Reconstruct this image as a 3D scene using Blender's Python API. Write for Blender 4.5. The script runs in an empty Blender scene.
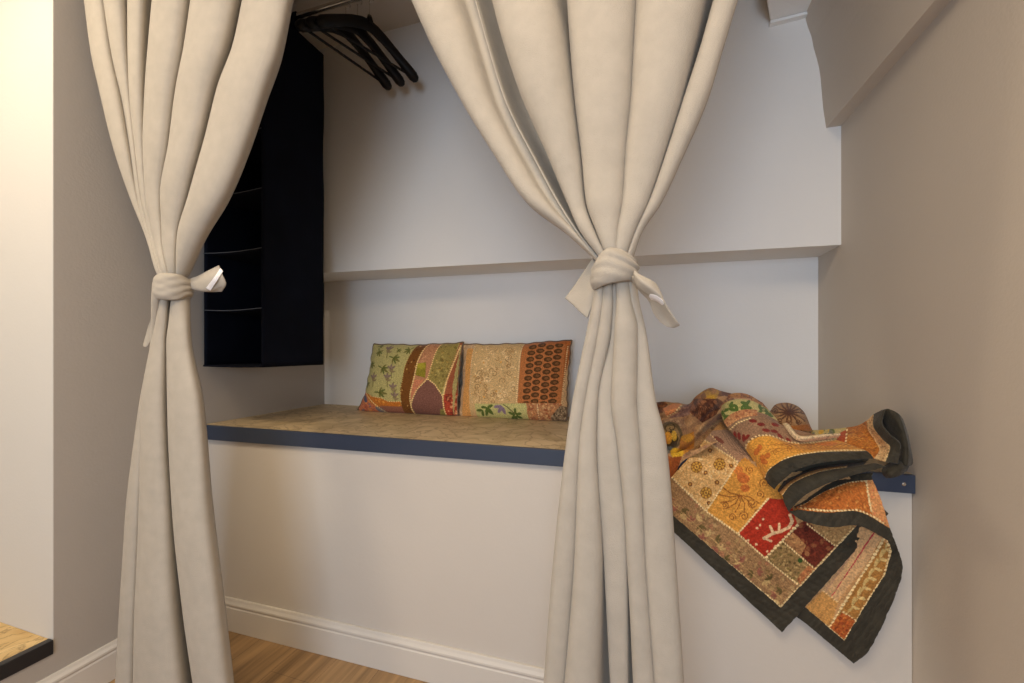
import bpy, math, random
import numpy as np
random.seed(4); np.random.seed(4)
scene = bpy.context.scene
COL = scene.collection

# ------------------------------------------------------------------ camera geometry
F = 414.7; TH = math.atan(133/414.7); CS, SN = math.cos(TH), math.sin(TH)
H = 1.2; HZ = 350.0
def P(px, py, Y):
    """pixel of the photograph + true depth Y (metres from the camera along the room) -> world point"""
    r = (px-512.0)/F
    d = Y/(CS+r*SN)
    return np.stack([d*(-SN+r*CS)+0*py, Y+0*px+0*py, H+(HZ-py)/F*d], -1)
def P1(px, py, Y):
    return P(np.float64(px), np.float64(py), np.float64(Y))

cam = bpy.data.cameras.new('camera'); camo = bpy.data.objects.new('camera', cam); COL.objects.link(camo)
cam.sensor_width = 36.0; cam.sensor_fit = 'HORIZONTAL'
cam.lens = 36.0*F/1024; cam.shift_y = (HZ-341.5)/1024
cam.clip_start = 0.02
camo.location = (0, 0, H); camo.rotation_euler = (math.pi/2, 0, TH)
scene.camera = camo

# ------------------------------------------------------------------ materials
def lin(c):
    c = np.asarray(c, float)/255.0
    return np.where(c <= .04045, c/12.92, ((c+.055)/1.055)**2.4)
def mat(name, color, rough=.6, bump=0.0, bscale=60, var=0.0, vscale=4, metal=0, sheen=0, spec=.5, coat=0):
    m = bpy.data.materials.new(name); m.use_nodes = True
    nt = m.node_tree; b = nt.nodes['Principled BSDF']
    b.inputs['Base Color'].default_value = (*color, 1); b.inputs['Roughness'].default_value = rough
    b.inputs['Metallic'].default_value = metal
    b.inputs['Specular IOR Level'].default_value = spec
    if sheen:
        b.inputs['Sheen Weight'].default_value = sheen; b.inputs['Sheen Roughness'].default_value = .4
    if coat: b.inputs['Coat Weight'].default_value = coat
    tc = nt.nodes.new('ShaderNodeTexCoord')
    if var:
        n = nt.nodes.new('ShaderNodeTexNoise'); n.inputs['Scale'].default_value = vscale; n.inputs['Detail'].default_value = 5
        nt.links.new(tc.outputs['Object'], n.inputs['Vector'])
        r = nt.nodes.new('ShaderNodeMapRange'); r.inputs[1].default_value = .3; r.inputs[2].default_value = .7
        r.inputs[3].default_value = 1-var; r.inputs[4].default_value = 1+var
        nt.links.new(n.outputs['Fac'], r.inputs[0])
        h = nt.nodes.new('ShaderNodeVectorMath'); h.operation = 'SCALE'
        h.inputs[0].default_value = color
        nt.links.new(r.outputs[0], h.inputs['Scale']); nt.links.new(h.outputs[0], b.inputs['Base Color'])
    if bump:
        n2 = nt.nodes.new('ShaderNodeTexNoise'); n2.inputs['Scale'].default_value = bscale; n2.inputs['Detail'].default_value = 3
        nt.links.new(tc.outputs['Object'], n2.inputs['Vector'])
        bp = nt.nodes.new('ShaderNodeBump'); bp.inputs['Strength'].default_value = bump; bp.inputs['Distance'].default_value = .004
        nt.links.new(n2.outputs['Fac'], bp.inputs['Height']); nt.links.new(bp.outputs['Normal'], b.inputs['Normal'])
    return m

M = {}
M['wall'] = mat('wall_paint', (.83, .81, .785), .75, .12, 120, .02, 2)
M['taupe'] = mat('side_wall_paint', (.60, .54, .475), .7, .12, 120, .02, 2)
M['bench'] = mat('bench_paint', (.63, .58, .52), .6, .08, 80, .02, 2)
M['niche'] = mat('cream_wall_paint', (.66, .64, .605), .7, .1, 100)
M['left'] = mat('left_wall_shaded_paint', (.44, .40, .36), .7, .12, 120, .02, 2)  # darker so the wall colour carries the curtain's shade
M['white'] = mat('white_paint', (.88, .88, .87), .6, .08, 80)
M['base'] = mat('baseboard_paint', (.68, .64, .585), .45, .05, 60)
M['ceil'] = mat('ceiling_paint', (.62, .58, .54), .8, .08, 90)
M['blue'] = mat('navy_edge_paint', (.033, .046, .080), .45, .05, 80)
M['dark'] = mat('dark_edge_paint', (.016, .015, .017), .4, .05, 80)
M['org'] = mat('navy_fabric', (.0028, .0042, .010), .9, .3, 400, .25, 8, sheen=0, spec=.12)
M['pipe'] = mat('grey_piping', (.05, .058, .075), .7, .2, 300)
M['hang'] = mat('black_lacquer', (.004, .003, .003), .5, .05, 100, spec=.25)
M['chrome'] = mat('chrome', (.75, .72, .68), .2, 0, metal=1)
M['bar'] = mat('steel_rail', (.66, .62, .57), .24, 0, metal=1)
M['curtain'] = mat('beige_curtain_fabric', (.435, .392, .332), .75, .35, 500, .05, 30, sheen=.15, spec=.3)
M['lining'] = mat('white_satin_lining', (.80, .78, .80), .35, .1, 200, sheen=.2)
M['border'] = mat('dark_quilt_border', (.038, .032, .021), .75, .35, 350, .25, 40, sheen=.15, spec=.3)
M['pillowback'] = mat('pillow_back_cotton', (.35, .25, .16), .8, .2, 300)

def vmat(name, rough=.8, bump=.45):
    m = mat(name, (.5, .5, .5), rough, bump, 420, 0, 1, sheen=.1, spec=.25)
    nt = m.node_tree; a = nt.nodes.new('ShaderNodeAttribute'); a.attribute_name = 'pattern'
    n = nt.nodes.new('ShaderNodeTexNoise'); n.inputs['Scale'].default_value = 210; n.inputs['Detail'].default_value = 4
    tc = [x for x in nt.nodes if x.type == 'TEX_COORD'][0]
    nt.links.new(tc.outputs['Object'], n.inputs['Vector'])
    r = nt.nodes.new('ShaderNodeMapRange'); r.inputs[1].default_value = .3; r.inputs[2].default_value = .7
    r.inputs[3].default_value = .64; r.inputs[4].default_value = 1.30
    nt.links.new(n.outputs['Fac'], r.inputs[0])
    h = nt.nodes.new('ShaderNodeVectorMath'); h.operation = 'SCALE'
    nt.links.new(a.outputs['Color'], h.inputs[0]); nt.links.new(r.outputs[0], h.inputs['Scale'])
    nt.links.new(h.outputs[0], nt.nodes['Principled BSDF'].inputs['Base Color'])
    return m
M['patch'] = vmat('patchwork_cotton')

def wood_mat():
    m = mat('oak_laminate', (.4, .25, .13), .42, 0); nt = m.node_tree; b = nt.nodes['Principled BSDF']
    tc = [x for x in nt.nodes if x.type == 'TEX_COORD'][0]
    mp = nt.nodes.new('ShaderNodeMapping'); mp.inputs['Rotation'].default_value = (0, 0, math.pi/2)
    nt.links.new(tc.outputs['Object'], mp.inputs['Vector'])
    br = nt.nodes.new('ShaderNodeTexBrick'); br.inputs['Scale'].default_value = 1
    br.inputs['Brick Width'].default_value = 1.2; br.inputs['Row Height'].default_value = .19
    br.inputs['Mortar Size'].default_value = .0006; br.offset = .37
    br.inputs['Color1'].default_value = (*lin((172, 138, 96)), 1); br.inputs['Color2'].default_value = (*lin((160, 126, 86)), 1)
    br.inputs['Mortar'].default_value = (.12, .07, .035, 1)
    nt.links.new(mp.outputs[0], br.inputs['Vector'])
    mp2 = nt.nodes.new('ShaderNodeMapping'); mp2.inputs['Scale'].default_value = (42, 2.2, 1)
    nt.links.new(tc.outputs['Object'], mp2.inputs['Vector'])
    n = nt.nodes.new('ShaderNodeTexNoise'); n.inputs['Scale'].default_value = 1; n.inputs['Detail'].default_value = 8; n.inputs['Distortion'].default_value = .6
    nt.links.new(mp2.outputs[0], n.inputs['Vector'])
    r = nt.nodes.new('ShaderNodeMapRange'); r.inputs[1].default_value = .3; r.inputs[2].default_value = .7
    r.inputs[3].default_value = .62; r.inputs[4].default_value = 1.25
    nt.links.new(n.outputs['Fac'], r.inputs[0])
    h = nt.nodes.new('ShaderNodeVectorMath'); h.operation = 'SCALE'
    nt.links.new(br.outputs['Color'], h.inputs[0]); nt.links.new(r.outputs[0], h.inputs['Scale'])
    nt.links.new(h.outputs[0], b.inputs['Base Color'])
    return m
M['floor'] = wood_mat()

def seat_mat(name, c1, c2, c3, vs):
    """golden brown printed seat covering: mottled ground with thin dark branching lines"""
    m = mat(name, c1, .5, .1, 90); nt = m.node_tree; b = nt.nodes['Principled BSDF']
    tc = [x for x in nt.nodes if x.type == 'TEX_COORD'][0]
    n = nt.nodes.new('ShaderNodeTexNoise'); n.inputs['Scale'].default_value = 7; n.inputs['Detail'].default_value = 7; n.inputs['Distortion'].default_value = 1.2
    nt.links.new(tc.outputs['Object'], n.inputs['Vector'])
    cr = nt.nodes.new('ShaderNodeValToRGB'); cr.color_ramp.elements[0].position = .35; cr.color_ramp.elements[1].position = .66
    cr.color_ramp.elements[0].color = (*c2, 1); cr.color_ramp.elements[1].color = (*c1, 1)
    nt.links.new(n.outputs['Fac'], cr.inputs[0])
    mx = nt.nodes.new('ShaderNodeVectorMath'); mx.operation = 'MULTIPLY_ADD'
    mx.inputs[1].default_value = (.22, .22, .22)
    nt.links.new(n.outputs['Color'], mx.inputs[0]); nt.links.new(tc.outputs['Object'], mx.inputs[2])
    v = nt.nodes.new('ShaderNodeTexVoronoi'); v.feature = 'DISTANCE_TO_EDGE'; v.inputs['Scale'].default_value = vs
    nt.links.new(mx.outputs[0], v.inputs['Vector'])
    r = nt.nodes.new('ShaderNodeMapRange'); r.inputs[1].default_value = .0; r.inputs[2].default_value = .06
    r.inputs[3].default_value = .6; r.inputs[4].default_value = 0
    nt.links.new(v.outputs['Distance'], r.inputs[0])
    mix = nt.nodes.new('ShaderNodeMix'); mix.data_type = 'RGBA'
    nt.links.new(r.outputs[0], mix.inputs[0]); nt.links.new(cr.outputs[0], mix.inputs[6]); mix.inputs[7].default_value = (*c3, 1)
    nt.links.new(mix.outputs[2], b.inputs['Base Color'])
    return m
M['seat'] = seat_mat('printed_seat_cover', (.66, .51, .31), (.46, .345, .19), (.20, .125, .06), 9)
M['seat2'] = seat_mat('printed_niche_seat_cover', (.75, .55, .26), (.55, .36, .14), (.16, .09, .03), 14)

# ------------------------------------------------------------------ mesh helpers
def props(o, label=None, cat=None, group=None, kind=None):
    if label: o['label'] = label
    if cat: o['category'] = cat
    if group: o['group'] = group
    if kind: o['kind'] = kind
    return o
def empty(name, loc, label, cat, group=None):
    o = bpy.data.objects.new(name, None); COL.objects.link(o); o.location = loc
    o.empty_display_size = .05
    return props(o, label, cat, group)
def base_of(parent):
    b = np.zeros(3)
    while parent is not None:
        b = b+np.array(parent.location); parent = parent.parent
    return b
def mobj(name, V, Fc, m, parent=None, smooth=False, bevel=0, kind=None, solid=0, label=None):
    V = np.asarray(V, float)-base_of(parent)
    me = bpy.data.meshes.new(name); me.from_pydata([tuple(v) for v in V], [], [tuple(int(i) for i in f) for f in Fc])
    me.materials.append(m); me.update()
    import bmesh
    bm = bmesh.new(); bm.from_mesh(me); bmesh.ops.recalc_face_normals(bm, faces=bm.faces); bm.to_mesh(me); bm.free()
    if smooth: me.polygons.foreach_set('use_smooth', [True]*len(me.polygons))
    o = bpy.data.objects.new(name, me); COL.objects.link(o)
    if parent is not None: o.parent = parent
    if solid:
        s = o.modifiers.new('thickness', 'SOLIDIFY'); s.thickness = solid; s.offset = 0
    if bevel:
        b = o.modifiers.new('bevel', 'BEVEL'); b.width = bevel; b.segments = 2; b.limit_method = 'ANGLE'
    if kind: o['kind'] = kind
    if label: o['label'] = label
    return o
class MB:
    def __init__(s): s.V = []; s.F = []
    def add(s, V, Fc):
        n = len(s.V); s.V += [tuple(v) for v in V]; s.F += [tuple(i+n for i in f) for f in Fc]
    def hexa(s, c):                       # 8 corners: bottom 4 counter-clockwise, top 4
        s.add(c, [(0, 3, 2, 1), (4, 5, 6, 7), (0, 1, 5, 4), (1, 2, 6, 5), (2, 3, 7, 6), (3, 0, 4, 7)])
    def box(s, x0, x1, y0, y1, z0, z1):
        s.hexa([(x0, y0, z0), (x1, y0, z0), (x1, y1, z0), (x0, y1, z0), (x0, y0, z1), (x1, y0, z1), (x1, y1, z1), (x0, y1, z1)])
    def sweep(s, pts, radii, n=10):       # pts centre line, radii: list of (a,b) semi-axes or float
        pts = np.asarray(pts, float); N = len(pts); rings = []
        T = np.gradient(pts, axis=0); T /= np.linalg.norm(T, axis=1)[:, None]
        up = np.array([0, 0, 1.]) if abs(T[0][2]) < .9 else np.array([1., 0, 0])
        for i in range(N):
            sd = np.cross(T[i], up); sd /= np.linalg.norm(sd)+1e-9; u2 = np.cross(sd, T[i]); up = u2
            a, b = radii[i] if hasattr(radii[i], '__len__') else (radii[i], radii[i])
            rings.append([pts[i]+sd*a*math.cos(t)+u2*b*math.sin(t) for t in np.linspace(0, 2*math.pi, n, endpoint=False)])
        V = [p for r in rings for p in r]; Fc = []
        for i in range(N-1):
            for k in range(n):
                Fc.append((i*n+k, i*n+(k+1) % n, (i+1)*n+(k+1) % n, (i+1)*n+k))
        Fc.append(tuple(range(n))[::-1]); Fc.append(tuple((N-1)*n+k for k in range(n)))
        s.add(V, Fc)
    def prism(s, prof, p0, p1, ax, ay):   # profile (list of 2D) swept from p0 to p1, 2D axes ax, ay
        p0, p1, ax, ay = map(lambda q: np.asarray(q, float), (p0, p1, ax, ay)); n = len(prof)
        V = [p0+ax*a+ay*b for a, b in prof]+[p1+ax*a+ay*b for a, b in prof]
        s.add(V, [(k, (k+1) % n, n+(k+1) % n, n+k) for k in range(n)]+[tuple(range(n))[::-1], tuple(range(n, 2*n))])
    def build(s, name, m, parent=None, **k): return mobj(name, s.V, s.F, m, parent, **k)

# ------------------------------------------------------------------ splines
def cat(ctrl, n, axis):
    """Catmull-Rom resample of an array along one axis"""
    c = np.moveaxis(np.asarray(ctrl, float), axis, 0); m = len(c)
    e = np.concatenate([[2*c[0]-c[1]], c, [2*c[-1]-c[-2]]]) if m > 1 else c
    t = np.linspace(0, m-1, n); i = np.minimum(t.astype(int), m-2); f = (t-i).reshape((-1,)+(1,)*(c.ndim-1))
    p0, p1, p2, p3 = e[i], e[i+1], e[i+2], e[i+3]
    r = .5*(2*p1+(p2-p0)*f+(2*p0-5*p1+4*p2-p3)*f*f+(3*p1-p0-3*p2+p3)*f**3)
    return np.moveaxis(r, 0, axis)
# ------------------------------------------------------------------ the setting
XL, XR = -1.857, .675; ZC = 2.80; YB0 = -2.6
NY0, NY1 = -.25, .841                       # niche opening in the left wall
ZB = .8717                                  # bench seat height
def yfront(x): return 1.3235+.0164*(x-XL)    # bench front line
def yrec(x): return 2.055-.022*(x-XL)        # recess back wall
def zled(x): return 1.612-.0125*(x-XL)       # soffit height
YU = 1.79

b = MB(); b.box(XL-.9, XR+.2, YB0, 2.3, -.06, 0); b.build('floor', M['floor'], kind='structure')
b = MB(); b.box(XL-.9, XR+.2, YB0, 2.3, ZC, ZC+.08); b.build('ceiling', M['ceil'], kind='structure')
b = MB()
b.hexa([(XL, YU, zled(XL)), (XR, YU, zled(XR)), (XR, 2.3, zled(XR)), (XL, 2.3, zled(XL)),
        (XL, YU, ZC), (XR, YU, ZC), (XR, 2.3, ZC), (XL, 2.3, ZC)])
b.build('wall_back', M['wall'], kind='structure')
b = MB()
b.hexa([(XL, yrec(XL), 0), (XR, yrec(XR), 0), (XR, 2.3, 0), (XL, 2.3, 0),
        (XL, yrec(XL), zled(XL)), (XR, yrec(XR), zled(XR)), (XR, 2.3, zled(XR)), (XL, 2.3, zled(XL))])
b.build('wall_recess', M['wall'], kind='structure')
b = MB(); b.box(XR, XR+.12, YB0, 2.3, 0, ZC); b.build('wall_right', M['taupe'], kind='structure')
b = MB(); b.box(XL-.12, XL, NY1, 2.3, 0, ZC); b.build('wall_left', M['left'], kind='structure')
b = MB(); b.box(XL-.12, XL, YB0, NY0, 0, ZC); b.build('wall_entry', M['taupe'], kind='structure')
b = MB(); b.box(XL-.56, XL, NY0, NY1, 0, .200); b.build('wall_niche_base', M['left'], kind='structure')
b = MB(); b.box(XL-.57, XL-.0006, NY1-.002, NY1+.05, .0, ZC); b.build('wall_niche', M['niche'], kind='structure')
b = MB(); b.box(XL-.57, XL-.0006, NY0-.05, NY0+.002, .0, ZC); b.build('wall_niche_near', M['niche'], kind='structure')
b = MB(); b.box(XL-.62, XL-.57, NY0, NY1, 0, ZC); b.build('wall_niche_back', M['niche'], kind='structure')

# baseboards
PROF = [(0, 0), (.016, 0), (.016, .098), (.0135, .101), (.0135, .106), (.017, .110), (.0165, .117), (.011, .126), (.008, .136), (0, .136)]
b = MB(); b.prism(PROF, (XL, YB0, 0), (XL, 1.33, 0), (1, 0, 0), (0, 0, 1)); b.build('baseboard_left', M['base'], kind='structure', bevel=.0015)

# slanted beam along the right wall
b = MB()
bx = [(823, 106.5), (819.7, 71.7), (813.5, 47), (811.5, 37), (806, 20.5)]
prof = [(XR+.02, 2.010), (.629, 2.010)]
for px, py in bx:
    p = P1(px, py, YU); prof.append((p[0], p[2]))
prof += [(.545, 2.55), (.50, 2.68), (.46, ZC)]
low, face = prof[0], np.array(prof[1:])
face = cat(face, 40, 0); n_ = len(face)+2; rings = []
for Y, dx in ((YU, 0), (1.6, .004), (1.2, .011), (.8, .019), (.4, .024), (YB0, .024)):
    f2 = [(min(x+dx, XR-.012), z) for x, z in face]
    rings += [(x, Y, z) for x, z in [low]+f2+[(XR+.02, ZC)]]
nr = 6
b.add(rings, [(i*n_+k, i*n_+(k+1) % n_, (i+1)*n_+(k+1) % n_, (i+1)*n_+k) for i in range(nr-1) for k in range(n_)]+[tuple(range(n_)), tuple((nr-1)*n_+k for k in range(n_))[::-1]])
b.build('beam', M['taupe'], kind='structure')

# white boxed-in corner piece
b = MB()
z0 = 2.437
b.hexa([(.405, 1.66, z0+.012), (.585, 1.66, z0+.012), (.585, YU, z0), (.452, YU, z0-.008),
        (.36, 1.66, ZC), (.585, 1.66, ZC), (.585, YU, ZC), (.40, YU, ZC)])
o = b.build('duct_box', M['white'], bevel=.004); props(o, 'small white boxed-in corner high on the back wall beside the slanted beam', 'box')
b = MB(); b.hexa([(.446, YU-.02, z0-.016), (.59, YU-.02, z0-.010), (.59, YU, z0-.010), (.446, YU, z0-.018),
                  (.446, YU-.02, z0-.006), (.59, YU-.02, z0+.0), (.59, YU, z0+.0), (.446, YU, z0-.006)])
b.build('lip', M['white'], o)

# ------------------------------------------------------------------ built-in bench
bench = empty('built_in_bench', (-.6, 1.5, 0), 'long white built-in bench with printed brown seat and navy edge', 'bench')
G = .006
XB0, XB1 = XL+.001, XR-.001
b = MB(); b.hexa([(XB0, yfront(XL)+G, 0), (XB1, yfront(XR)+G, 0), (XB1, yrec(XR)-.001, 0), (XB0, yrec(XL)-.001, 0),
                  (XB0, yfront(XL)+G, ZB-.045), (XB1, yfront(XR)+G, ZB-.045), (XB1, yrec(XR)-.001, ZB-.045), (XB0, yrec(XL)-.001, ZB-.045)])
b.build('base_panel', M['bench'], bench)
b = MB(); b.hexa([(XB0, yfront(XL)+.004, ZB-.045), (XB1, yfront(XR)+.004, ZB-.045), (XB1, yrec(XR)-.001, ZB-.045), (XB0, yrec(XL)-.001, ZB-.045),
                  (XB0, yfront(XL)+.004, ZB), (XB1, yfront(XR)+.004, ZB), (XB1, yrec(XR)-.001, ZB), (XB0, yrec(XL)-.001, ZB)])
b.build('seat_top', M['seat'], bench, label='golden brown printed seat top')
b = MB(); b.hexa([(XB0, yfront(XL)-.010, ZB-.0625), (XB1, yfront(XR)-.010, ZB-.0485), (XB1, yfront(XR)+.004, ZB-.0485), (XB0, yfront(XL)+.004, ZB-.0625),
                  (XB0, yfront(XL)-.010, ZB), (XB1, yfront(XR)-.010, ZB), (XB1, yfront(XR)+.004, ZB), (XB0, yfront(XL)+.004, ZB)])
es = b.build('edge_strip', M['blue'], bench, bevel=.0015, label='navy blue edge strip')
b = MB(); c = P1(904, 484.2, yfront(.65)-.0105); b.sweep([c+(0, .001, 0), c+(0, -.0012, 0), c+(0, -.002, 0)], [.0045, .0045, .003], 12)
b.build('screw', M['bar'], es, label='small pale screw head')
b = MB()
b.prism(PROF, (XL, yfront(XL)+G, 0), (XR, yfront(XL)+.0164*(XR-XL)+G, 0), (0, -1, 0), (0, 0, 1)); b.build('baseboard_bench', M['base'], kind='structure', bevel=.0015)

# niche seat on the left
ns = empty('niche_seat', (XL-.2, .3, .2), 'low niche seat with golden printed top and black edge board', 'bench')
b = MB(); b.box(XL-.57, XL-.02, NY0+.003, NY1-.003, .2008, .2445); b.build('seat_top', M['seat2'], ns, label='golden printed seat top')
b = MB(); b.box(XL-.02, XL+.006, NY0+.003, NY1-.003, .2008, .2475); e2 = b.build('edge_board', M['dark'], ns, bevel=.002, label='black edge board')
c = np.array([XL+.0065, .66, .222]); b = MB(); b.sweep([c-(.001, 0, 0), c+(.0012, 0, 0), c+(.002, 0, 0)], [.0045, .0045, .003], 12); b.build('screw', M['dark'], e2)

def pchip(x, y, xi):
    x = np.asarray(x, float); y = np.asarray(y, float)
    o = np.argsort(x); x = x[o]; y = y[o]
    h = np.diff(x); d = np.diff(y)/h; m = np.zeros_like(y)
    for k in range(1, len(y)-1):
        if d[k-1]*d[k] > 0:
            w1 = 2*h[k]+h[k-1]; w2 = h[k]+2*h[k-1]; m[k] = (w1+w2)/(w1/d[k-1]+w2/d[k])
    m[0], m[-1] = d[0], d[-1]
    k = np.clip(np.searchsorted(x, xi)-1, 0, len(x)-2); t = (xi-x[k])/h[k]
    inner = (1+2*t)*(1-t)**2*y[k]+t*(1-t)**2*h[k]*m[k]+t*t*(3-2*t)*y[k+1]+t*t*(t-1)*h[k]*m[k+1]
    lo = y[0]+m[0]*(xi-x[0]); hi = y[-1]+m[-1]*(xi-x[-1])
    return np.where(xi < x[0], lo, np.where(xi > x[-1], hi, inner))
def smooth_noise(a, b, seed):
    r = np.random.RandomState(seed); v = np.zeros_like(a+b)
    for k in range(7):
        fa, fb, ph = r.uniform(.4, 2.6), r.uniform(.4, 2.6)*r.choice([-1, 1]), r.uniform(0, 6.28)
        v += np.sin(a*fa*3+b*fb*3+ph)/(1+k*.4)
    return v/3
def grid_faces(nv, nu):
    i, j = np.meshgrid(np.arange(nv-1), np.arange(nu-1), indexing='ij')
    a = (i*nu+j).ravel(); return np.stack([a, a+1, a+nu+1, a+nu], 1)
def gobj(name, V, Fc, m, parent, colors=None, solid=0, offset=0, weld=False):
    V = np.asarray(V, float).reshape(-1, 3)-base_of(parent); Fc = np.asarray(Fc)
    used = np.unique(Fc); mp = -np.ones(len(V), int); mp[used] = np.arange(len(used))
    V = V[used]; Fc = mp[Fc]
    if colors is not None: colors = colors.reshape(-1, 3)[used]
    me = bpy.data.meshes.new(name)
    me.vertices.add(len(V)); me.vertices.foreach_set('co', V.astype(np.float32).ravel())
    me.loops.add(Fc.size); me.loops.foreach_set('vertex_index', Fc.astype(np.int32).ravel())
    me.polygons.add(len(Fc)); me.polygons.foreach_set('loop_start', np.arange(0, Fc.size, 4, dtype=np.int32))
    me.update(calc_edges=True); me.validate()
    me.polygons.foreach_set('use_smooth', np.ones(len(me.polygons), bool))
    if colors is not None:
        at = me.color_attributes.new('pattern', 'FLOAT_COLOR', 'POINT')
        at.data.foreach_set('color', np.concatenate([colors, np.ones((len(colors), 1))], 1).astype(np.float32).ravel())
    me.materials.append(m)
    o = bpy.data.objects.new(name, me); COL.objects.link(o); o.parent = parent
    if solid:
        s = o.modifiers.new('thickness', 'SOLIDIFY'); s.thickness = solid; s.offset = offset
    return o

# ------------------------------------------------------------------ curtains
def drape(rows, signs, depth, Yc, zs, seed, arch=None, dirn=(0, 1), ztie=1.3, nper=22):
    """rows: (py, [crease x ...]) read across the cloth; each pair of creases carries one rounded fold"""
    K = len(rows[0][1]); B = []
    for k in range(K):
        X, Z = [], []
        for py, xs in rows:
            p = P1(xs[k], py, Yc); X.append(p[0]); Z.append(p[2])
        B.append(pchip(Z, X, zs))
    B = np.array(B)                                     # K, nz
    for k in range(1, K): B[k] = np.maximum(B[k], B[k-1]+.002)
    cols = []
    cen = (B[0]+B[-1])/2; hw = np.maximum((B[-1]-B[0])/2, .01)
    for k in range(K-1):
        w = B[k+1]-B[k]
        ts = np.linspace(0, 1, nper, endpoint=(k == K-2))
        for t in ts:
            tt = t-.15*math.sin(2*math.pi*t)
            x = B[k]+w*tt
            sh = math.sin(math.pi*t)**.85
            a = np.minimum(depth[k]*1.35*w, .105)*(1+.07*np.sin(zs*4+k*1.7+seed))
            out = signs[k]*a*sh
            out = out+.0022*smooth_noise(x*6+0*zs, zs*3, seed)*min(1, sh*2)
            if arch is not None:
                q = np.clip((x-cen)/hw, -1, 1); out = out+arch(zs)*np.sqrt(1-q*q*.98)
            wt = np.exp(-((zs-ztie)/.09)**2); dx = x-cen
            cols.append(np.stack([x+wt*dx*(dirn[1]**2-1)+out*dirn[0], Yc+wt*dx*dirn[0]*dirn[1]-out*dirn[1], zs], -1))
    return np.stack(cols, 1)                            # nz, nu, 3

YC = .90
def make_curtain(label, cx, up, lo, tie, tails, seed, dirn):
    root = empty('curtain', (cx, YC, 0.0), label, 'curtain')
    zt = P1(tie['c'][0], tie['c'][1], YC)[2]
    V = []; Fs = []; n = 0
    arch = lambda z: .03*np.exp(-((z-zt)/.13)**2)
    for part, zs in ((up, np.linspace(zt-.01, ZC-.005, 190)), (lo, np.linspace(.012, zt+.01, 190))):
        g = drape(part['rows'], part['signs'], part['depth'], YC, zs, seed, arch, dirn, zt)
        V.append(g.reshape(-1, 3)); Fs.append(grid_faces(g.shape[0], g.shape[1])+n); n += g.shape[0]*g.shape[1]
    gobj('drape', np.concatenate(V), np.concatenate(Fs), M['curtain'], root, solid=.004)
    # band tied round the gathered cloth
    nth, nh = 96, 26
    th = np.linspace(0, 2*math.pi, nth); hh = np.linspace(0, 1, nh)
    TT, HH = np.meshgrid(th, hh)
    c = P1(tie['c'][0], tie['c'][1], YC)
    x = np.cos(TT); fr = -np.sin(TT)                     # fr = 1 at the front
    s = (x+1)/2
    topz = pchip([0, .25, .5, .75, 1], tie['top'], s); botz = pchip([0, .25, .5, .75, 1], tie['bot'], s)
    d = (YC-.058*dirn[1])/(CS+((tie['c'][0]-512)/F)*SN)
    zt_ = H+(HZ-topz)/F*d; zb_ = H+(HZ-botz)/F*d
    Z = zb_+(zt_-zb_)*HH
    wr = .0016*np.sin((HH*3.2+(s-.2)*1.6*tie['slant'])*2*math.pi)*np.clip(s*1.4-.1, .15, 1)+.0005*np.sin(HH*23+TT*4)
    prof = .004-.010*np.abs(2*HH-1)**4
    a = tie['a']+prof; bb = tie['b']+prof
    fo = fr*(bb+wr)+.014; X = c[0]+fo*dirn[0]+x*(a+wr)*dirn[1]; Y = YC-fo*dirn[1]+x*(a+wr)*dirn[0]
    gobj('tieback', np.stack([X, Y, Z], -1), grid_faces(nh, nth), M['curtain'], root, solid=.004)
    tb = [o for o in root.children if o.name.startswith('tieback')][0]
    for name, ctrl, m, lab in tails:
        ctrl = np.array(ctrl, float); g = cat(cat(ctrl, 26, 0), 26, 1)
        W = P(g[..., 0], g[..., 1], g[..., 2])
        o = gobj(name, W, grid_faces(26, 26), m, tb, solid=.001 if lab else .003)
        if lab: o['label'] = lab
    return root

left_up = dict(rows=[
    (0,   [87, 107, 129, 131, 148, 158, 194, 196, 243, 246, 293]),
    (60,  [95, 115, 130, 131.5, 146.5, 152, 186, 187.5, 230, 233, 281]),
    (100, [104, 123, 131.5, 132.5, 145.5, 148.5, 178, 179, 216, 218.5, 267]),
    (150, [116, 131, 136, 137, 145, 146.2, 171, 172, 203.5, 205.5, 250]),
    (200, [132, 138.5, 142, 142.7, 147, 147.8, 162.5, 163.3, 189.5, 191, 229]),
    (240, [148, 150, 152, 152.6, 155, 155.6, 164, 164.7, 179, 180, 204]),
    (272, [160, 161.5, 163.5, 164, 166, 166.6, 171, 171.6, 177.6, 178.3, 187])],
    signs=[1, 1, -1, 1, -1, 1, -1, 1, -1, 1], depth=[.4, .5, 4, .5, 1.8, .42, 3, .38, 3, .36])
left_lo = dict(rows=[
    (298, [158, 166, 171.5, 174.5, 187]),
    (320, [154.5, 160, 169.5, 172, 189]),
    (345, [151, 153, 167.5, 169, 191.5]),
    (400, [141, 145, 168, 170, 203]),
    (500, [129.5, 143, 173, 175, 212]),
    (600, [123.5, 140, 181, 185.5, 224]),
    (683, [119.5, 138, 190, 197, 233.5])],
    signs=[1, 1, -1, 1], depth=[.5, .42, 2.5, .36])
right_up = dict(rows=[
    (0,   [415, 462, 475, 496, 558, 570, 638.5, 705, 715, 737]),
    (50,  [437, 478, 489, 509, 568, 573, 635.5, 694, 701, 722]),
    (100, [463, 493, 505, 525, 574.5, 577, 632.5, 682, 685, 707]),
    (160, [499, 522, 535, 551, 581.5, 584, 626.5, 663, 665.5, 681]),
    (205, [530, 550, 560, 570, 586, 589, 624, 648, 650, 660]),
    (235, [569, 577, 580, 584, 597, 600, 620, 635, 637, 641]),
    (256, [592, 595, 597, 600, 607, 609, 619, 628, 630, 634])],
    signs=[1, -1, -1, 1, -1, 1, 1, -1, 1], depth=[.45, .5, 2.6, .42, 5, .36, .36, 5, .5])
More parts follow.
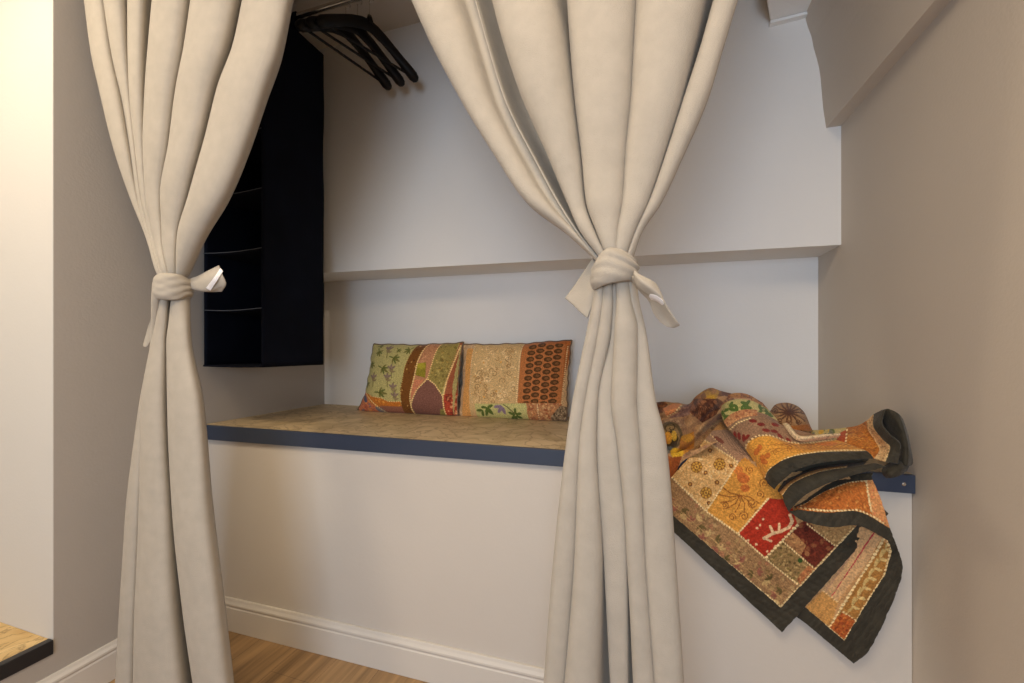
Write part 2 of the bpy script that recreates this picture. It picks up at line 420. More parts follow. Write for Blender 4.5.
right_lo = dict(rows=[
    (282, [597, 606, 614.5, 615.5, 618, 619, 630, 636]),
    (300, [594.5, 605, 614.5, 615.5, 618.5, 619.5, 632, 638.5]),
    (330, [588.5, 600, 611.5, 613, 616, 617, 638, 645]),
    (400, [574, 586, 597.5, 599, 612, 613, 637, 655]),
    (440, [568, 581, 596.5, 598, 617.5, 618.5, 640, 665]),
    (560, [555, 576, 602.5, 605, 627, 628.5, 646, 675]),
    (683, [545.5, 566.5, 600, 611, 627.5, 634.5, 655, 683])],
    signs=[1, 1, -1, 1, -1, 1, 1], depth=[.45, .40, 2.0, .2, 2.2, .45, .3])
# the fold set back next to the middle roll turns into a dark gap near the floor
yt = YC+.024
make_curtain('beige curtain gathered by a tie in front of the navy hanging shelves', -1.42, left_up, left_lo,
    dict(c=(175, 285), top=[274, 273, 273, 273.5, 276], bot=[297.5, 299, 299.5, 298.5, 294], a=.043, b=.048, slant=-1),
    [('tail', [[(186, 280, yt), (197, 276.5, yt-.006), (208, 271, yt-.012), (219, 265.5, yt-.006)],
               [(186, 283.5, yt-.01), (198, 281.5, yt-.02), (211, 277.5, yt-.025), (222.5, 274.5, yt-.012)],
               [(186, 287, yt-.005), (196, 288.5, yt-.016), (209, 289.5, yt-.018), (226, 284, yt-.004)],
               [(188, 289, yt), (195, 290, yt-.004), (206, 291.5, yt-.004), (222, 291.5, yt+.004)]], M['curtain'], None),
     ('lining_strip', [[(220.5, 268, yt-.0105), (221.8, 269.5, yt-.0115), (223, 271.3, yt-.0125)],
                       [(213.6, 278, yt-.0285), (215, 279.5, yt-.0265), (216.5, 281.5, yt-.0235)],
                       [(206, 288, yt-.0225), (208, 289.3, yt-.0215), (210.5, 290.7, yt-.0185)]], M['lining'], 'white satin strip'),
     ('tail', [[(155, 306, YC-.0), (157, 306, YC-.0), (159, 306, YC-.0)],
               [(151, 318, YC), (153, 319, YC+.004), (154.5, 320, YC+.004)],
               [(146, 336, YC+.004), (148.5, 338, YC+.004), (151, 339, YC+.006)],
               [(143.2, 346, YC+.004), (145.5, 347.5, YC+.004), (148, 346, YC+.006)]], M['curtain'], None)], 1, (.70, .714))
yt = YC-.045
make_curtain('beige curtain knotted in front of the bench, beside the patchwork quilt', .21, right_up, right_lo,
    dict(c=(615.5, 268), top=[263, 252, 247.5, 249.5, 256], bot=[286.5, 284.5, 282.5, 281, 279], a=.0425, b=.048, slant=1),
    [('tail', [[(634.5, 270.5, yt-.012), (640, 275, yt-.02), (650, 280, yt-.022), (656, 284, yt-.018)],
               [(634, 274, yt-.016), (641, 281, yt-.03), (652, 289, yt-.032), (663, 299, yt-.022)],
               [(634, 278, yt-.01), (638, 286, yt-.016), (645, 292, yt-.016), (660, 303, yt-.006)],
               [(636, 281, yt), (640, 290, yt), (648, 299, yt+.004), (652, 309, yt+.012)]][0:3], M['curtain'], None),
     ('tail', [[(632, 276, yt-.004), (642, 287, yt-.008), (650, 293, yt-.012), (662, 299, yt-.026), (668, 309, yt-.02), (679.5, 325.5, yt-.004)],
               [(632, 278, yt+.002), (641, 289, yt+.0), (650, 299, yt+.002), (659, 308, yt-.004), (667, 318, yt), (674, 327.5, yt+.004)],
               [(632, 280, yt+.006), (640, 291, yt+.006), (649, 300.5, yt+.008), (654, 313, yt+.01), (661, 322, yt+.01), (667.5, 326.5, yt+.008)]], M['curtain'], None),
     ('lining_strip', [[(650, 294, yt-.026), (656, 295.5, yt-.032), (663, 300.5, yt-.031)],
                       [(649, 296.3, yt-.018), (656, 299, yt-.025), (663.5, 304.5, yt-.024)],
                       [(651, 299.5, yt-.008), (657, 301.5, yt-.014), (662, 305, yt-.016)]], M['lining'], 'white satin lining'),
     ('tail', [[(593, 258, YC+.03), (596, 262, YC+.03), (599, 272, YC+.03), (599, 284, YC+.03)],
               [(585, 270, YC+.04), (590, 276, YC+.035), (594, 285, YC+.03), (596, 298, YC+.03)],
               [(575, 285, YC+.05), (582, 291, YC+.04), (588, 299, YC+.032), (591, 309, YC+.03)],
               [(565, 298.5, YC+.055), (573, 305, YC+.045), (580, 312, YC+.035), (587.5, 318.5, YC+.03)]], M['curtain'], None)], 2, (-.12, .993))

# ------------------------------------------------------------------ clothes rail, hanging organiser, hangers
YR, ZR = 1.48, 2.70
rail = empty('clothes_rail', (-.6, YR, ZR), 'round metal clothes rail under the ceiling', 'rail')
b = MB(); b.sweep([(XL+.004, YR, ZR), (-.6, YR, ZR), (XR-.004, YR, ZR)], [.0125]*3, 20); b.build('tube', M['bar'], rail, smooth=False)
b = MB(); b.sweep([(XL, YR, ZR), (XL+.006, YR, ZR), (XL+.02, YR, ZR)], [.028, .028, .018], 20); b.build('end_bracket', M['bar'], rail)

org = empty('hanging_organizer', (-1.66, 1.47, 1.128), 'black-navy fabric hanging shelves on the rail behind the curtain', 'organizer')
ox0, ox1, oy0, oy1, oz0, oz1 = -1.826, -1.500, 1.31, 1.65, 1.128, 2.645
def cloth_panel(fn, nu=24, nv=60):
    u = np.linspace(0, 1, nu); v = np.linspace(0, 1, nv); U, Vv = np.meshgrid(u, v)
    return np.stack(fn(U, Vv), -1), grid_faces(nv, nu)
ripple = lambda a, b, s: .004*smooth_noise(a*1.2, b*3, s)
for side, xx in ((0, ox0), (1, ox1)):
    W, Fc = cloth_panel(lambda u, v: (xx+ripple(u, v, 5+side)*np.sin(np.pi*u), oy0+(oy1-oy0)*u-.004*np.sin(v*21)*(u > .9), oz0+(oz1-oz0)*v))
    gobj('side_panel', W, Fc, M['org'], org, solid=.005)
W, Fc = cloth_panel(lambda u, v: (ox0+(ox1-ox0)*u, oy1+ripple(u, v, 9), oz0+(oz1-oz0)*v)); gobj('back_panel', W, Fc, M['org'], org, solid=.005)
for k, zz in enumerate((oz0+.004, 1.373, 1.62, 1.866, 2.112, 2.358, oz1-.004)):
    sag = 0.006 if 0 < k < 6 else .002
    W, Fc = cloth_panel(lambda u, v: (ox0+(ox1-ox0)*u, oy0+(oy1-oy0)*v, zz-sag*np.sin(np.pi*u)+0*v), 24, 12)
    sh = gobj('shelf' if 0 < k < 6 else ('bottom_panel' if k == 0 else 'top_panel'), W, Fc, M['org'], org, solid=.006)
    us = np.linspace(0, 1, 24); b = MB()
    b.sweep([(ox0+(ox1-ox0)*q, oy0-.003, zz-sag*math.sin(math.pi*q)) for q in us], [.0018 if 0 < k < 6 else .004]*24, 8)
    b.build('piping', M['pipe'] if 0 < k < 6 else M['org'], sh, smooth=True)
for xx in (-1.74, -1.515):
    b = MB(); th = np.linspace(-.15*math.pi, 1.15*math.pi, 24)
    pts = [(xx, YR+.0165, oz1)]+[(xx, YR+.0165*math.cos(t), ZR+.0165*math.sin(t)) for t in th]+[(xx, YR-.0165, oz1)]
    prof_w = .028
    V = []; 
    for p in pts: V += [(p[0]-prof_w, p[1], p[2]), (p[0]+prof_w, p[1], p[2])]
    V = np.array(V).reshape(-1, 2, 3); gobj('strap', V, grid_faces(len(pts), 2), M['org'], org, solid=.003)

def make_hanger():
    root = empty('coat_hanger', (0, YR, ZR), 'x', 'hanger', 'hangers on the rail')
    L = root
    ys = np.array([0, .03, .07, .11, .15, .185, .208, .222, .228]); zz = np.array([-.072, -.078, -.094, -.116, -.143, -.170, -.188, -.199, -.204])
    th = np.array([.009, .009, .010, .012, .017, .022, .023, .018, .007]); ht = np.array([.025, .025, .023, .021, .021, .022, .022, .016, .006])
    xo = np.array([0, 0, .001, .003, .007, .013, .017, .020, .021])
    pts = [(xo[i], -ys[i], zz[i]) for i in range(8, 0, -1)]+[(xo[i], ys[i], zz[i]) for i in range(9)]
    rad = [(th[i], ht[i]) for i in range(8, 0, -1)]+[(th[i], ht[i]) for i in range(9)]
    b = MB(); b.sweep(np.array(pts)+np.array([0, YR, ZR-.062]), rad, 16)
    b.sweep(np.array([(0, 0, -.066), (0, 0, -.042), (0, 0, -.03)])+np.array([0, YR, ZR-.062]), [(.012, .024), (.010, .015), (.008, .008)], 12)
    b.build('body', M['hang'], L, smooth=True)
    b = MB(); b.sweep(np.array([(.012, -.185, -.186), (.006, -.17, -.183), (.006, 0, -.183), (.006, .17, -.183), (.012, .185, -.186)])+np.array([0, YR, ZR-.062]), [.006, .0055, .0055, .0055, .006], 10)
    b.build('trouser_bar', M['hang'], L, smooth=True)
    b = MB(); zc = .0125-.0197; R = .0215
    a = np.linspace(-.5*math.pi, 1.12*math.pi, 26)
    hp = [(0, 0, -.12), (0, 0, -.07), (0, 0, zc-R-.012)]+[(0, R*math.cos(t), zc+R*math.sin(t)) for t in a]
    b.sweep(np.array(hp)+np.array([0, YR, ZR]), [.0019]*len(hp), 8); b.build('hook', M['chrome'], L, smooth=True, label='thin chrome hook')
    return root
h0 = make_hanger()
hs = [(-1.225, 14, 'black wooden coat hanger hanging closest to the navy shelves'),
      (-1.165, 18, 'black wooden coat hanger hanging between two others on the rail'),
      (-1.105, 23, 'black wooden coat hanger farthest along the rail from the navy shelves')]
for i, (x, a, lab) in enumerate(hs):
    if i == 0: r = h0
    else:
        r = h0.copy(); COL.objects.link(r)
        for ch in h0.children:
            c2 = ch.copy(); COL.objects.link(c2); c2.parent = r
    r.location = (x, YR, ZR); r.rotation_euler = (0, 0, -math.radians(a)); r['label'] = lab
# ------------------------------------------------------------------ printed and embroidered cloth
K_ALB = 1.0
def alb(c):
    v = lin(c)/K_ALB; g = v@np.array([.3, .55, .15])
    return np.clip((v*.94+g*.06)*np.array([1.04, .99, .80]), 0, .9)
class Ink:
    """draws cloth prints (motifs, patches, rows of stitches) on points of a cloth laid out flat"""
    def __init__(s, X, Y, ground):
        s.X = X.ravel(); s.Y = Y.ravel(); s.C = np.tile(alb(ground), (s.X.size, 1)); s.mask = np.ones(s.X.size, bool)
        s.rng = np.random.RandomState(7)
    def clip(s, m=None): s.mask = np.ones(s.X.size, bool) if m is None else m
    def inside(s, pts):
        pts = np.asarray(pts, float); r = np.zeros(s.X.size, bool); n = len(pts)
        for i in range(n):
            x0, y0 = pts[i]; x1, y1 = pts[(i+1) % n]
            if y0 == y1: continue
            c = ((y0 > s.Y) != (y1 > s.Y)) & (s.X < (x1-x0)*(s.Y-y0)/(y1-y0)+x0); r ^= c
        return r
    def put(s, m, col, a=1.0):
        m = m & s.mask; s.C[m] = s.C[m]*(1-a)+alb(col)*a
    def patch(s, pts, col):
        m = s.inside(pts); s.clip(); s.put(m, col); s.clip(m); return m
    def disc(s, x, y, r, col, a=1.0, ry=None, ang=0):
        dx, dy = s.X-x, s.Y-y; c, n = math.cos(ang), math.sin(ang); u = dx*c+dy*n; v = -dx*n+dy*c
        s.put((u/r)**2+(v/(ry or r))**2 < 1, col, a)
    def line(s, pts, w, col, a=1.0):
        for (x0, y0), (x1, y1) in zip(pts[:-1], pts[1:]):
            L = math.hypot(x1-x0, y1-y0)+1e-9; t = np.clip(((s.X-x0)*(x1-x0)+(s.Y-y0)*(y1-y0))/L**2, 0, 1)
            s.put((s.X-x0-t*(x1-x0))**2+(s.Y-y0-t*(y1-y0))**2 < (w/2)**2, col, a)
    def stitch(s, pts, r=1.0, gap=2.9, col=(238, 214, 170), aspect=.62):
        s.clip()
        for (x0, y0), (x1, y1) in zip(pts[:-1], pts[1:]):
            L = math.hypot(x1-x0, y1-y0); n = max(1, int(L/gap)); ang = math.atan2(y1-y0, x1-x0)
            s.line([(x0, y0), (x1, y1)], r*1.1, (120, 88, 55), .5)
            for k in range(n):
                t = (k+.5)/n; s.disc(x0+(x1-x0)*t, y0+(y1-y0)*t, r*1.35, col, 1, r*1.35*aspect, ang+.35)
    def bbox(s):
        m = s.mask; return (s.X[m].min(), s.X[m].max(), s.Y[m].min(), s.Y[m].max()) if m.any() else None
    def speck(s, n, r, cols, a=.6):
        bb = s.bbox()
        if bb is None: return
        for k in range(n):
            x, y = s.rng.uniform(bb[0], bb[1]), s.rng.uniform(bb[2], bb[3]); rr = r*s.rng.uniform(.5, 1.4)
            s.disc(x, y, rr, cols[s.rng.randint(len(cols))], a, rr*s.rng.uniform(.4, 1), s.rng.uniform(0, 3.1))
    def weave(s, amp=.22, f=1.6):
        v = np.sin(s.X*f*2.1+np.sin(s.Y*f)*1.3)*np.sin(s.Y*f*1.9+np.sin(s.X*f*.8)*1.7)
        m = s.mask; s.C[m] *= (1+amp*v[m])[:, None]
    def leaf(s, x, y, L, ang, col, a=1.0, wd=.34):
        s.disc(x+L/2*math.cos(ang), y+L/2*math.sin(ang), L/2, col, a, L/2*wd, ang)
    def sprig(s, x, y, L, ang, col, n=5):
        for k in range(n):
            s.leaf(x, y, L, ang+(k-(n-1)/2)*(2.6/n), col, 1, .42)
    def curl(s, x, y, r, ang, col, w=.9, turns=1.6, flip=1):
        t = np.linspace(0, turns*2*math.pi, 22); rr = r*(1-t/t[-1]*.8)
        s.line(list(zip(x+rr*np.cos(ang+flip*t), y+rr*np.sin(ang+flip*t))), w, col, .75)

QP = []                                                # collected faces of the quilt: (V, F, C) for cloth and border
QB = []
def sheet(ctrl, nu, nv, paint, border=None, keep=None, wob=0.0, seed=0, cu=None):
    ctrl = np.array(ctrl, float)
    g = cat(cat(ctrl, nv, 0), nu, 1)
    PX, PY, DY = g[..., 0], g[..., 1], g[..., 2]
    U, Vv = np.meshgrid(np.linspace(0, 1, nu), np.linspace(0, 1, nv))
    if wob: DY = DY+wob*smooth_noise(U*(cu or 2.2), Vv*(cu or 2.2), seed)
    DY = DY+.0016*smooth_noise(PX/9., PY/9., seed+20)+.0007*smooth_noise(PX/4., PY/4., seed+40)
    W = P(PX, PY, DY); yf = yfront(W[..., 0])-.016
    DY = np.where((W[..., 2] < ZB+.004) & (DY > yf), yf, DY); W = P(PX, PY, DY)
    ink = Ink(PX, PY, (190, 150, 110)); ink.U = U.ravel(); ink.V = Vv.ravel()
    paint(ink)
    Fc = grid_faces(nv, nu)
    if keep is not None: Fc = Fc[keep(ink)[Fc].all(1)]
    bm_ = border(ink) if border is not None else np.zeros(ink.X.size, bool)
    fb = bm_[Fc].sum(1) >= 2
    QP.append((W.reshape(-1, 3), Fc[~fb], ink.C)); QB.append((W.reshape(-1, 3), Fc[fb], ink.C))
def merge(L):
    V, Fs, C, n = [], [], [], 0
    for v, f, c in L:
        if len(f) == 0: continue
        V.append(v); Fs.append(f+n); C.append(c); n += len(v)
    return np.concatenate(V), np.concatenate(Fs), np.concatenate(C)

CREAM = (236, 212, 168)
# --- front panel hanging over the bench edge
C0, L_, R_ = np.array([782, 632.]), np.array([646, 506.]), np.array([888, 513.])
def front_ctrl():
    rows = []
    for t in np.linspace(0, 1, 7):                      # along the right hem, upward
        row = []
        for a in np.linspace(0, 1, 7):                  # to the left
            p = C0+(L_-C0)*a+(R_-C0)*t
            Y = 1.330+.008*math.sin(a*9+t*3)+.006*math.sin(t*8+1)
            lim = 462+.07*(p[0]-690)
            if p[1] < lim: Y += .30*((lim-p[1])/48)**1.15
            row.append((p[0], p[1], Y))
        rows.append(row)
    return rows
def paint_front(k):
    k.clip(); k.put(k.X > 0, (176, 138, 100))
    k.patch([(640, 470), (670, 473), (745, 541), (765, 558), (798, 584), (790, 615), (640, 530)], (158, 122, 88))
    k.weave(.25, .9); k.speck(420, 2.2, [(190, 160, 112), (110, 84, 58), (170, 105, 85), (200, 170, 125), (128, 104, 62)], .5)
    for i in range(26):
        x = 672+i*4.6+k.rng.uniform(-3, 3); y = 490+(x-672)*.88+k.rng.uniform(2, 26)
        k.sprig(x, y, 6, k.rng.uniform(0, 6), [(104, 88, 52), (150, 92, 78), (196, 166, 118)][i % 3], 3)
    for o in (9, 18): k.line([(655, 478+o*1.2), (765, 575+o*1.1), (790, 597+o*.8)], .8, (196, 160, 112), .7)
    # beige cloth strewn with round gold flowers
    k.patch([(655, 486), (697, 437), (702, 431), (738, 462.5), (706, 511), (670, 474)], (212, 168, 112))
    k.patch([(664, 477), (699, 436), (738, 462.5), (706, 511), (670, 474)], (212, 168, 112))
    k.weave(.12, 2.2); k.speck(420, .9, [(232, 200, 150), (180, 130, 80), (240, 214, 170)], .7)
    for x, y, r in ((696.5, 467, 6), (719.5, 464.5, 6), (706, 492.5, 6)):
        k.disc(x, y, r, (128, 82, 34)); k.speck(0, 1, [(0, 0, 0)])
        for q in range(8): k.disc(x+r*.72*math.cos(q*.785), y+r*.72*math.sin(q*.785), 1.3, (198, 150, 62))
        k.disc(x, y, 2.2, (204, 158, 70)); k.disc(x, y, 1, (120, 74, 30))
    for x, y in ((677, 468), (705.5, 472.5), (717, 482), (690, 484), (731, 466), (709, 503), (710, 451), (698, 447), (686, 452)):
        k.disc(x, y, 2.3, (118, 70, 34)); k.disc(x, y, 1, (190, 140, 66))
    # mauve and tan scraps under the roll
    k.patch([(699, 436), (705, 430), (724, 428), (760, 455), (738, 462.5)], (178, 140, 120)); k.weave(.2, 1.5)
    k.leaf(714, 437, 12, .6, (128, 60, 48), .9)
    for q in range(5): k.line([(722+q*4, 432+q*3), (730+q*5, 446+q*3), (742+q*3, 456)], .8, (120, 92, 84), .6)
    k.patch([(680, 440), (688, 415), (703, 424), (718, 415), (726, 430), (705, 432), (697, 437)], (190, 142, 92)); k.weave(.08, 1.2)
    k.patch([(703, 424), (718, 414), (726, 430), (706, 431)], (202, 148, 84))
    # golden cloth with scrolling stems
    k.patch([(738, 462.5), (745, 458), (800, 500), (768.6, 498), (738, 533.5), (706, 511)], (212, 150, 62)); k.weave(.06, .8)
    k.disc(743, 478, 7, (190, 96, 42), .85, 5, .5); k.disc(745, 488, 5, (186, 92, 40), .8, 4, .2); k.disc(738, 470, 5, (200, 110, 50), .7, 4)
    for a in np.linspace(.2, 3.4, 8):
        k.line([(740, 495), (740+10*math.cos(a), 495+9*math.sin(a)), (740+21*math.cos(a+.25), 495+18*math.sin(a+.25))], .9, (128, 68, 24), .9)
    for x, y, r, a in ((752, 503, 5, 0), (760, 494, 4, 1), (725, 505, 4, 2), (744, 516, 5, 3), (757, 512, 3.4, 1.5), (732, 517, 4, .5), (764, 483, 5, 2.2), (750, 470, 4, 4)):
        k.curl(x, y, r, a, (128, 68, 26), .9, 1.5, 1 if r > 4 else -1)
    # red cloth with pale coral motif
    k.patch([(738, 533.5), (768.6, 498), (790, 500), (797, 524), (765, 558)], (172, 42, 18)); k.weave(.06, 1)
    W_ = (226, 190, 158)
    k.line([(764, 538), (773, 533), (781, 531), (789, 527), (792, 521), (790, 515)], 3.2, W_); k.line([(773, 533), (770, 526)], 2.6, W_)
    k.line([(779, 531), (779, 524)], 2.4, W_); k.line([(765, 538), (771, 541)], 2.2, W_)
    for x, y in ((757, 528), (763, 519), (756, 544), (767, 551), (775, 546), (760, 525), (748, 540), (785, 540)): k.disc(x, y, 1.2, W_)
    # khaki, maroon and beige blocks
    k.patch([(765, 558), (781.8, 540.5), (813, 568), (798, 584.5)], (150, 122, 82)); k.speck(320, 1.1, [(96, 78, 46), (192, 164, 116), (120, 104, 60)], .8)
    k.disc(800, 560, 2.4, (48, 82, 36))
    k.patch([(797, 578), (808, 565), (815, 568), (800, 585)], (176, 112, 72)); k.speck(40, 1, [(150, 80, 48), (210, 160, 110)], .7)
    k.patch([(781.8, 540.5), (797, 524), (812, 516), (836, 545), (814, 568)], (104, 40, 28)); k.weave(.25, .9)
    k.speck(90, 2, [(150, 92, 62), (70, 22, 18), (172, 120, 80), (128, 52, 36)], .7)
    k.patch([(783, 541), (793, 532), (806, 545), (800, 556)], (166, 118, 80)); k.speck(60, 1.4, [(190, 144, 98), (120, 80, 52)], .6)
    k.patch([(806, 518), (822, 505), (856, 528), (836, 546), (820, 535)], (170, 134, 92)); k.speck(150, 1.2, [(120, 92, 56), (200, 168, 120)], .7)
    S = k.stitch
    S([(669, 474), (706, 511), (738, 533.5), (765, 558), (798, 584.5)]); S([(664, 479), (699, 437)]); S([(699, 437), (738, 462.5), (706, 511)])
    S([(738, 533.5), (768.6, 498)], 1.1); S([(765, 558), (781.8, 540.5), (798, 524)], 1.4, 3.6); S([(781.8, 540.5), (813, 567)], .9)
    S([(806, 523), (820, 534), (835, 546)], .9); S([(705, 430), (738, 462.5)], .6)
    # stitches along the border
    S([(650, 497), (672.6, 517), (780.6, 606.5)], 1.1, 3.1); S([(780.6, 606.5), (854, 527)], 1.3, 3.8)
    k.clip()
def hem_front(k):
    l1 = np.array([(650, 496.), (780.6, 607.5)]); r1 = np.array([(780.6, 607.5), (860, 522.)])
    f = lambda l: (l[1][0]-l[0][0])*(k.Y-l[0][1])-(l[1][1]-l[0][1])*(k.X-l[0][0])
    return (f(l1) > 0) | (f(r1) > 0)
sheet(front_ctrl(), 300, 300, paint_front, hem_front, keep=lambda k: (k.Y > 411) & (k.X > 655) & ~((k.Y < 470) & (k.X > 757+(k.Y-455)*.5)), seed=3)

# --- second corner hanging underneath
B_ = [[(780, 608, 1.352), (800, 619, 1.346), (826, 640, 1.342), (853.3, 663, 1.340)],
      [(800, 592, 1.352), (818, 606, 1.346), (845, 628, 1.338), (870, 648, 1.336)],
      [(818, 566, 1.352), (838, 582, 1.344), (866, 598, 1.336), (889, 609, 1.334)],
      [(833, 540, 1.350), (852, 552, 1.340), (880, 566, 1.332), (902, 572, 1.330)],
      [(842, 522, 1.345), (860, 528, 1.335), (880, 536, 1.325), (896, 545, 1.322)],
      [(848, 506, 1.340), (860, 508, 1.330), (872, 513, 1.320), (885, 527, 1.312)]]
def paint_second(k):
    k.clip(); k.put(k.X > 0, (196, 150, 106))
    k.patch([(800, 600), (835, 560), (870, 515), (892, 520), (874, 553), (837, 601), (823, 590)], (206, 166, 128)); k.weave(.06, 1)
    k.line([(831, 597), (866, 544), (880, 524)], 1.1, (176, 40, 66)); k.line([(826, 590), (858, 545)], 1.6, (184, 140, 124), .6)
    k.patch([(800, 612), (823, 590), (838, 602), (830, 626)], (198, 146, 84)); k.weave(.1, 1.5)
    k.patch([(828, 628), (842, 606), (862, 574), (880, 540), (893, 545), (886, 578), (862, 610), (845, 642)], (168, 118, 58)); k.weave(.15, 1.2)
    for i in range(7):
        x = 851+i*5.6; y = 606-i*9.6
        k.leaf(x, y, 9, .3, (214, 186, 130)); k.leaf(x+1, y-1, 9, -1.2, (206, 178, 122)); k.leaf(x+1, y+1, 7, 2.3, (198, 168, 110))
    k.patch([(829, 626), (842, 612), (856, 620), (845, 642)], (176, 88, 34)); k.speck(60, 1.3, [(206, 130, 60), (130, 54, 24)], .7)
    k.stitch([(829, 627), (842, 606), (862, 574), (876, 552), (886, 534)], 1.5, 4); k.stitch([(822, 590), (838, 602)], .9); k.stitch([(842, 611), (856, 620)], .8)
    k.stitch([(844.6, 640.5), (862, 609.5), (884, 574.6), (890.6, 549.8), (885, 535)], 1.2, 3.4)
    k.stitch([(804, 607), (844.6, 640.5)], .9); k.clip()
def hem_second(k):
    return ~k.inside([(780, 586), (806, 608), (844.6, 641), (862.5, 610), (884.8, 575), (891.6, 549.8), (886.5, 536), (878, 518), (868, 480), (820, 500)])
sheet(B_, 150, 190, paint_second, hem_second, seed=4)

# --- lower fold: orange brocade and peach strip turning under
E_ = [[(791, 507, 1.335), (804, 499, 1.335), (822, 487, 1.335), (846, 477, 1.335), (873, 473, 1.335)],
      [(796, 507.5, 1.315), (806, 503, 1.315), (823, 492, 1.318), (848, 482, 1.318), (872, 479, 1.322)],
      [(798, 508.5, 1.290), (812, 508, 1.290), (829, 504, 1.288), (855, 495, 1.290), (880, 498, 1.300)],
      [(799, 510, 1.278), (812, 511, 1.276), (829, 512, 1.274), (859, 511, 1.276), (889, 527, 1.290)],
      [(789, 511.5, 1.272), (804, 521, 1.270), (831, 527, 1.268), (860, 526, 1.270), (896, 545, 1.287)]]
def paint_lower(k):
    k.clip(); k.put(k.X > 0, (186, 106, 42)); k.weave(.2, 1.6)
    k.speck(520, 1.3, [(208, 134, 58), (142, 74, 28), (220, 150, 76), (160, 84, 34)], .7)
    k.patch([(865, 470), (866, 480), (868, 500), (872, 516), (884, 530), (905, 545), (884, 490), (876, 470)], (216, 150, 98))
    k.speck(160, 1.1, [(236, 184, 130), (196, 120, 76), (206, 110, 80)], .7)
    k.stitch([(866, 480), (868, 497), (871, 512)], 1.2, 3); k.stitch([(797, 509), (806, 503.5), (823, 492), (848, 482.7), (866, 481)], .8)
    t = np.linspace(0, 1, 9); k.stitch([(799, 508.5), (812, 510), (829, 511), (858, 510), (872, 516), (884, 524)], 1.1, 3.4); k.clip()
sheet(E_, 170, 120, paint_lower, lambda k: (k.V > .765) | (k.V < .262), seed=5)

# --- second folded layer: dark inside, stitched band, grey border
D_ = [[(770, 483, 1.340), (781, 473, 1.340), (800, 463, 1.340), (830, 458, 1.340), (872, 455, 1.340)],
      [(777, 489, 1.335), (786, 480.5, 1.335), (802, 472.5, 1.335), (826, 466.5, 1.335), (866, 462, 1.338)],
      [(779.5, 493, 1.305), (788, 484, 1.305), (803, 475, 1.303), (824, 469, 1.302), (862, 465, 1.306)],
      [(783, 496, 1.285), (791, 486, 1.284), (805, 478, 1.282), (826, 471.5, 1.280), (866, 465.5, 1.284)],
      [(785, 504, 1.270), (795, 493, 1.268), (809, 484, 1.266), (832, 476, 1.266), (876, 464, 1.276)],
      [(788.5, 511.5, 1.268), (799, 500, 1.266), (812, 490.5, 1.264), (840, 479, 1.264), (886, 466.5, 1.276)]]
def paint_layer(k):
    k.clip(); k.put(k.X > 0, (200, 152, 96)); k.weave(.15, 2); k.speck(260, 1, [(226, 186, 124), (150, 104, 60)], .6)
    k.stitch([(783, 496), (791, 486), (805, 478), (826, 471.5), (848, 467.5)], 1.1, 3.2); k.clip()
sheet(D_, 190, 110, paint_layer, lambda k: (k.V > .60) | (k.V < .40) | (k.X > 848), seed=6)

# --- the big roll: green floral, pink, mauve, gold, grey border
S_ = [[(718, 402, 1.66), (726, 396, 1.66), (736, 393.5, 1.66), (748, 395, 1.66), (762, 403, 1.66)],
      [(720, 408, 1.56), (728, 402.5, 1.545), (739, 400, 1.54), (753, 402, 1.545), (768, 410, 1.575)],
      [(724, 421, 1.49), (732, 414, 1.47), (744, 410, 1.46), (759, 411, 1.47), (776, 419, 1.50)],
      [(730, 430, 1.45), (738, 424, 1.425), (751, 419.5, 1.41), (767, 420, 1.42), (785, 427, 1.45)],
      [(746, 449, 1.385), (750.5, 441, 1.365), (768, 436, 1.35), (792, 443.5, 1.36), (836, 440.5, 1.40)],
      [(757, 465, 1.340), (762, 456, 1.322), (781, 447, 1.312), (808, 448, 1.318), (852, 446, 1.345)],
      [(765.5, 478, 1.305), (770, 469, 1.288), (787, 458.5, 1.278), (820, 452.8, 1.276), (866, 451.5, 1.305)],
      [(769, 484, 1.288), (775, 475.5, 1.272), (792, 463.5, 1.262), (826, 457, 1.260), (870, 454.5, 1.295)],
      [(774.5, 489, 1.285), (781, 481.5, 1.270), (798, 469, 1.258), (830, 461.5, 1.256), (873, 458.5, 1.290)]]
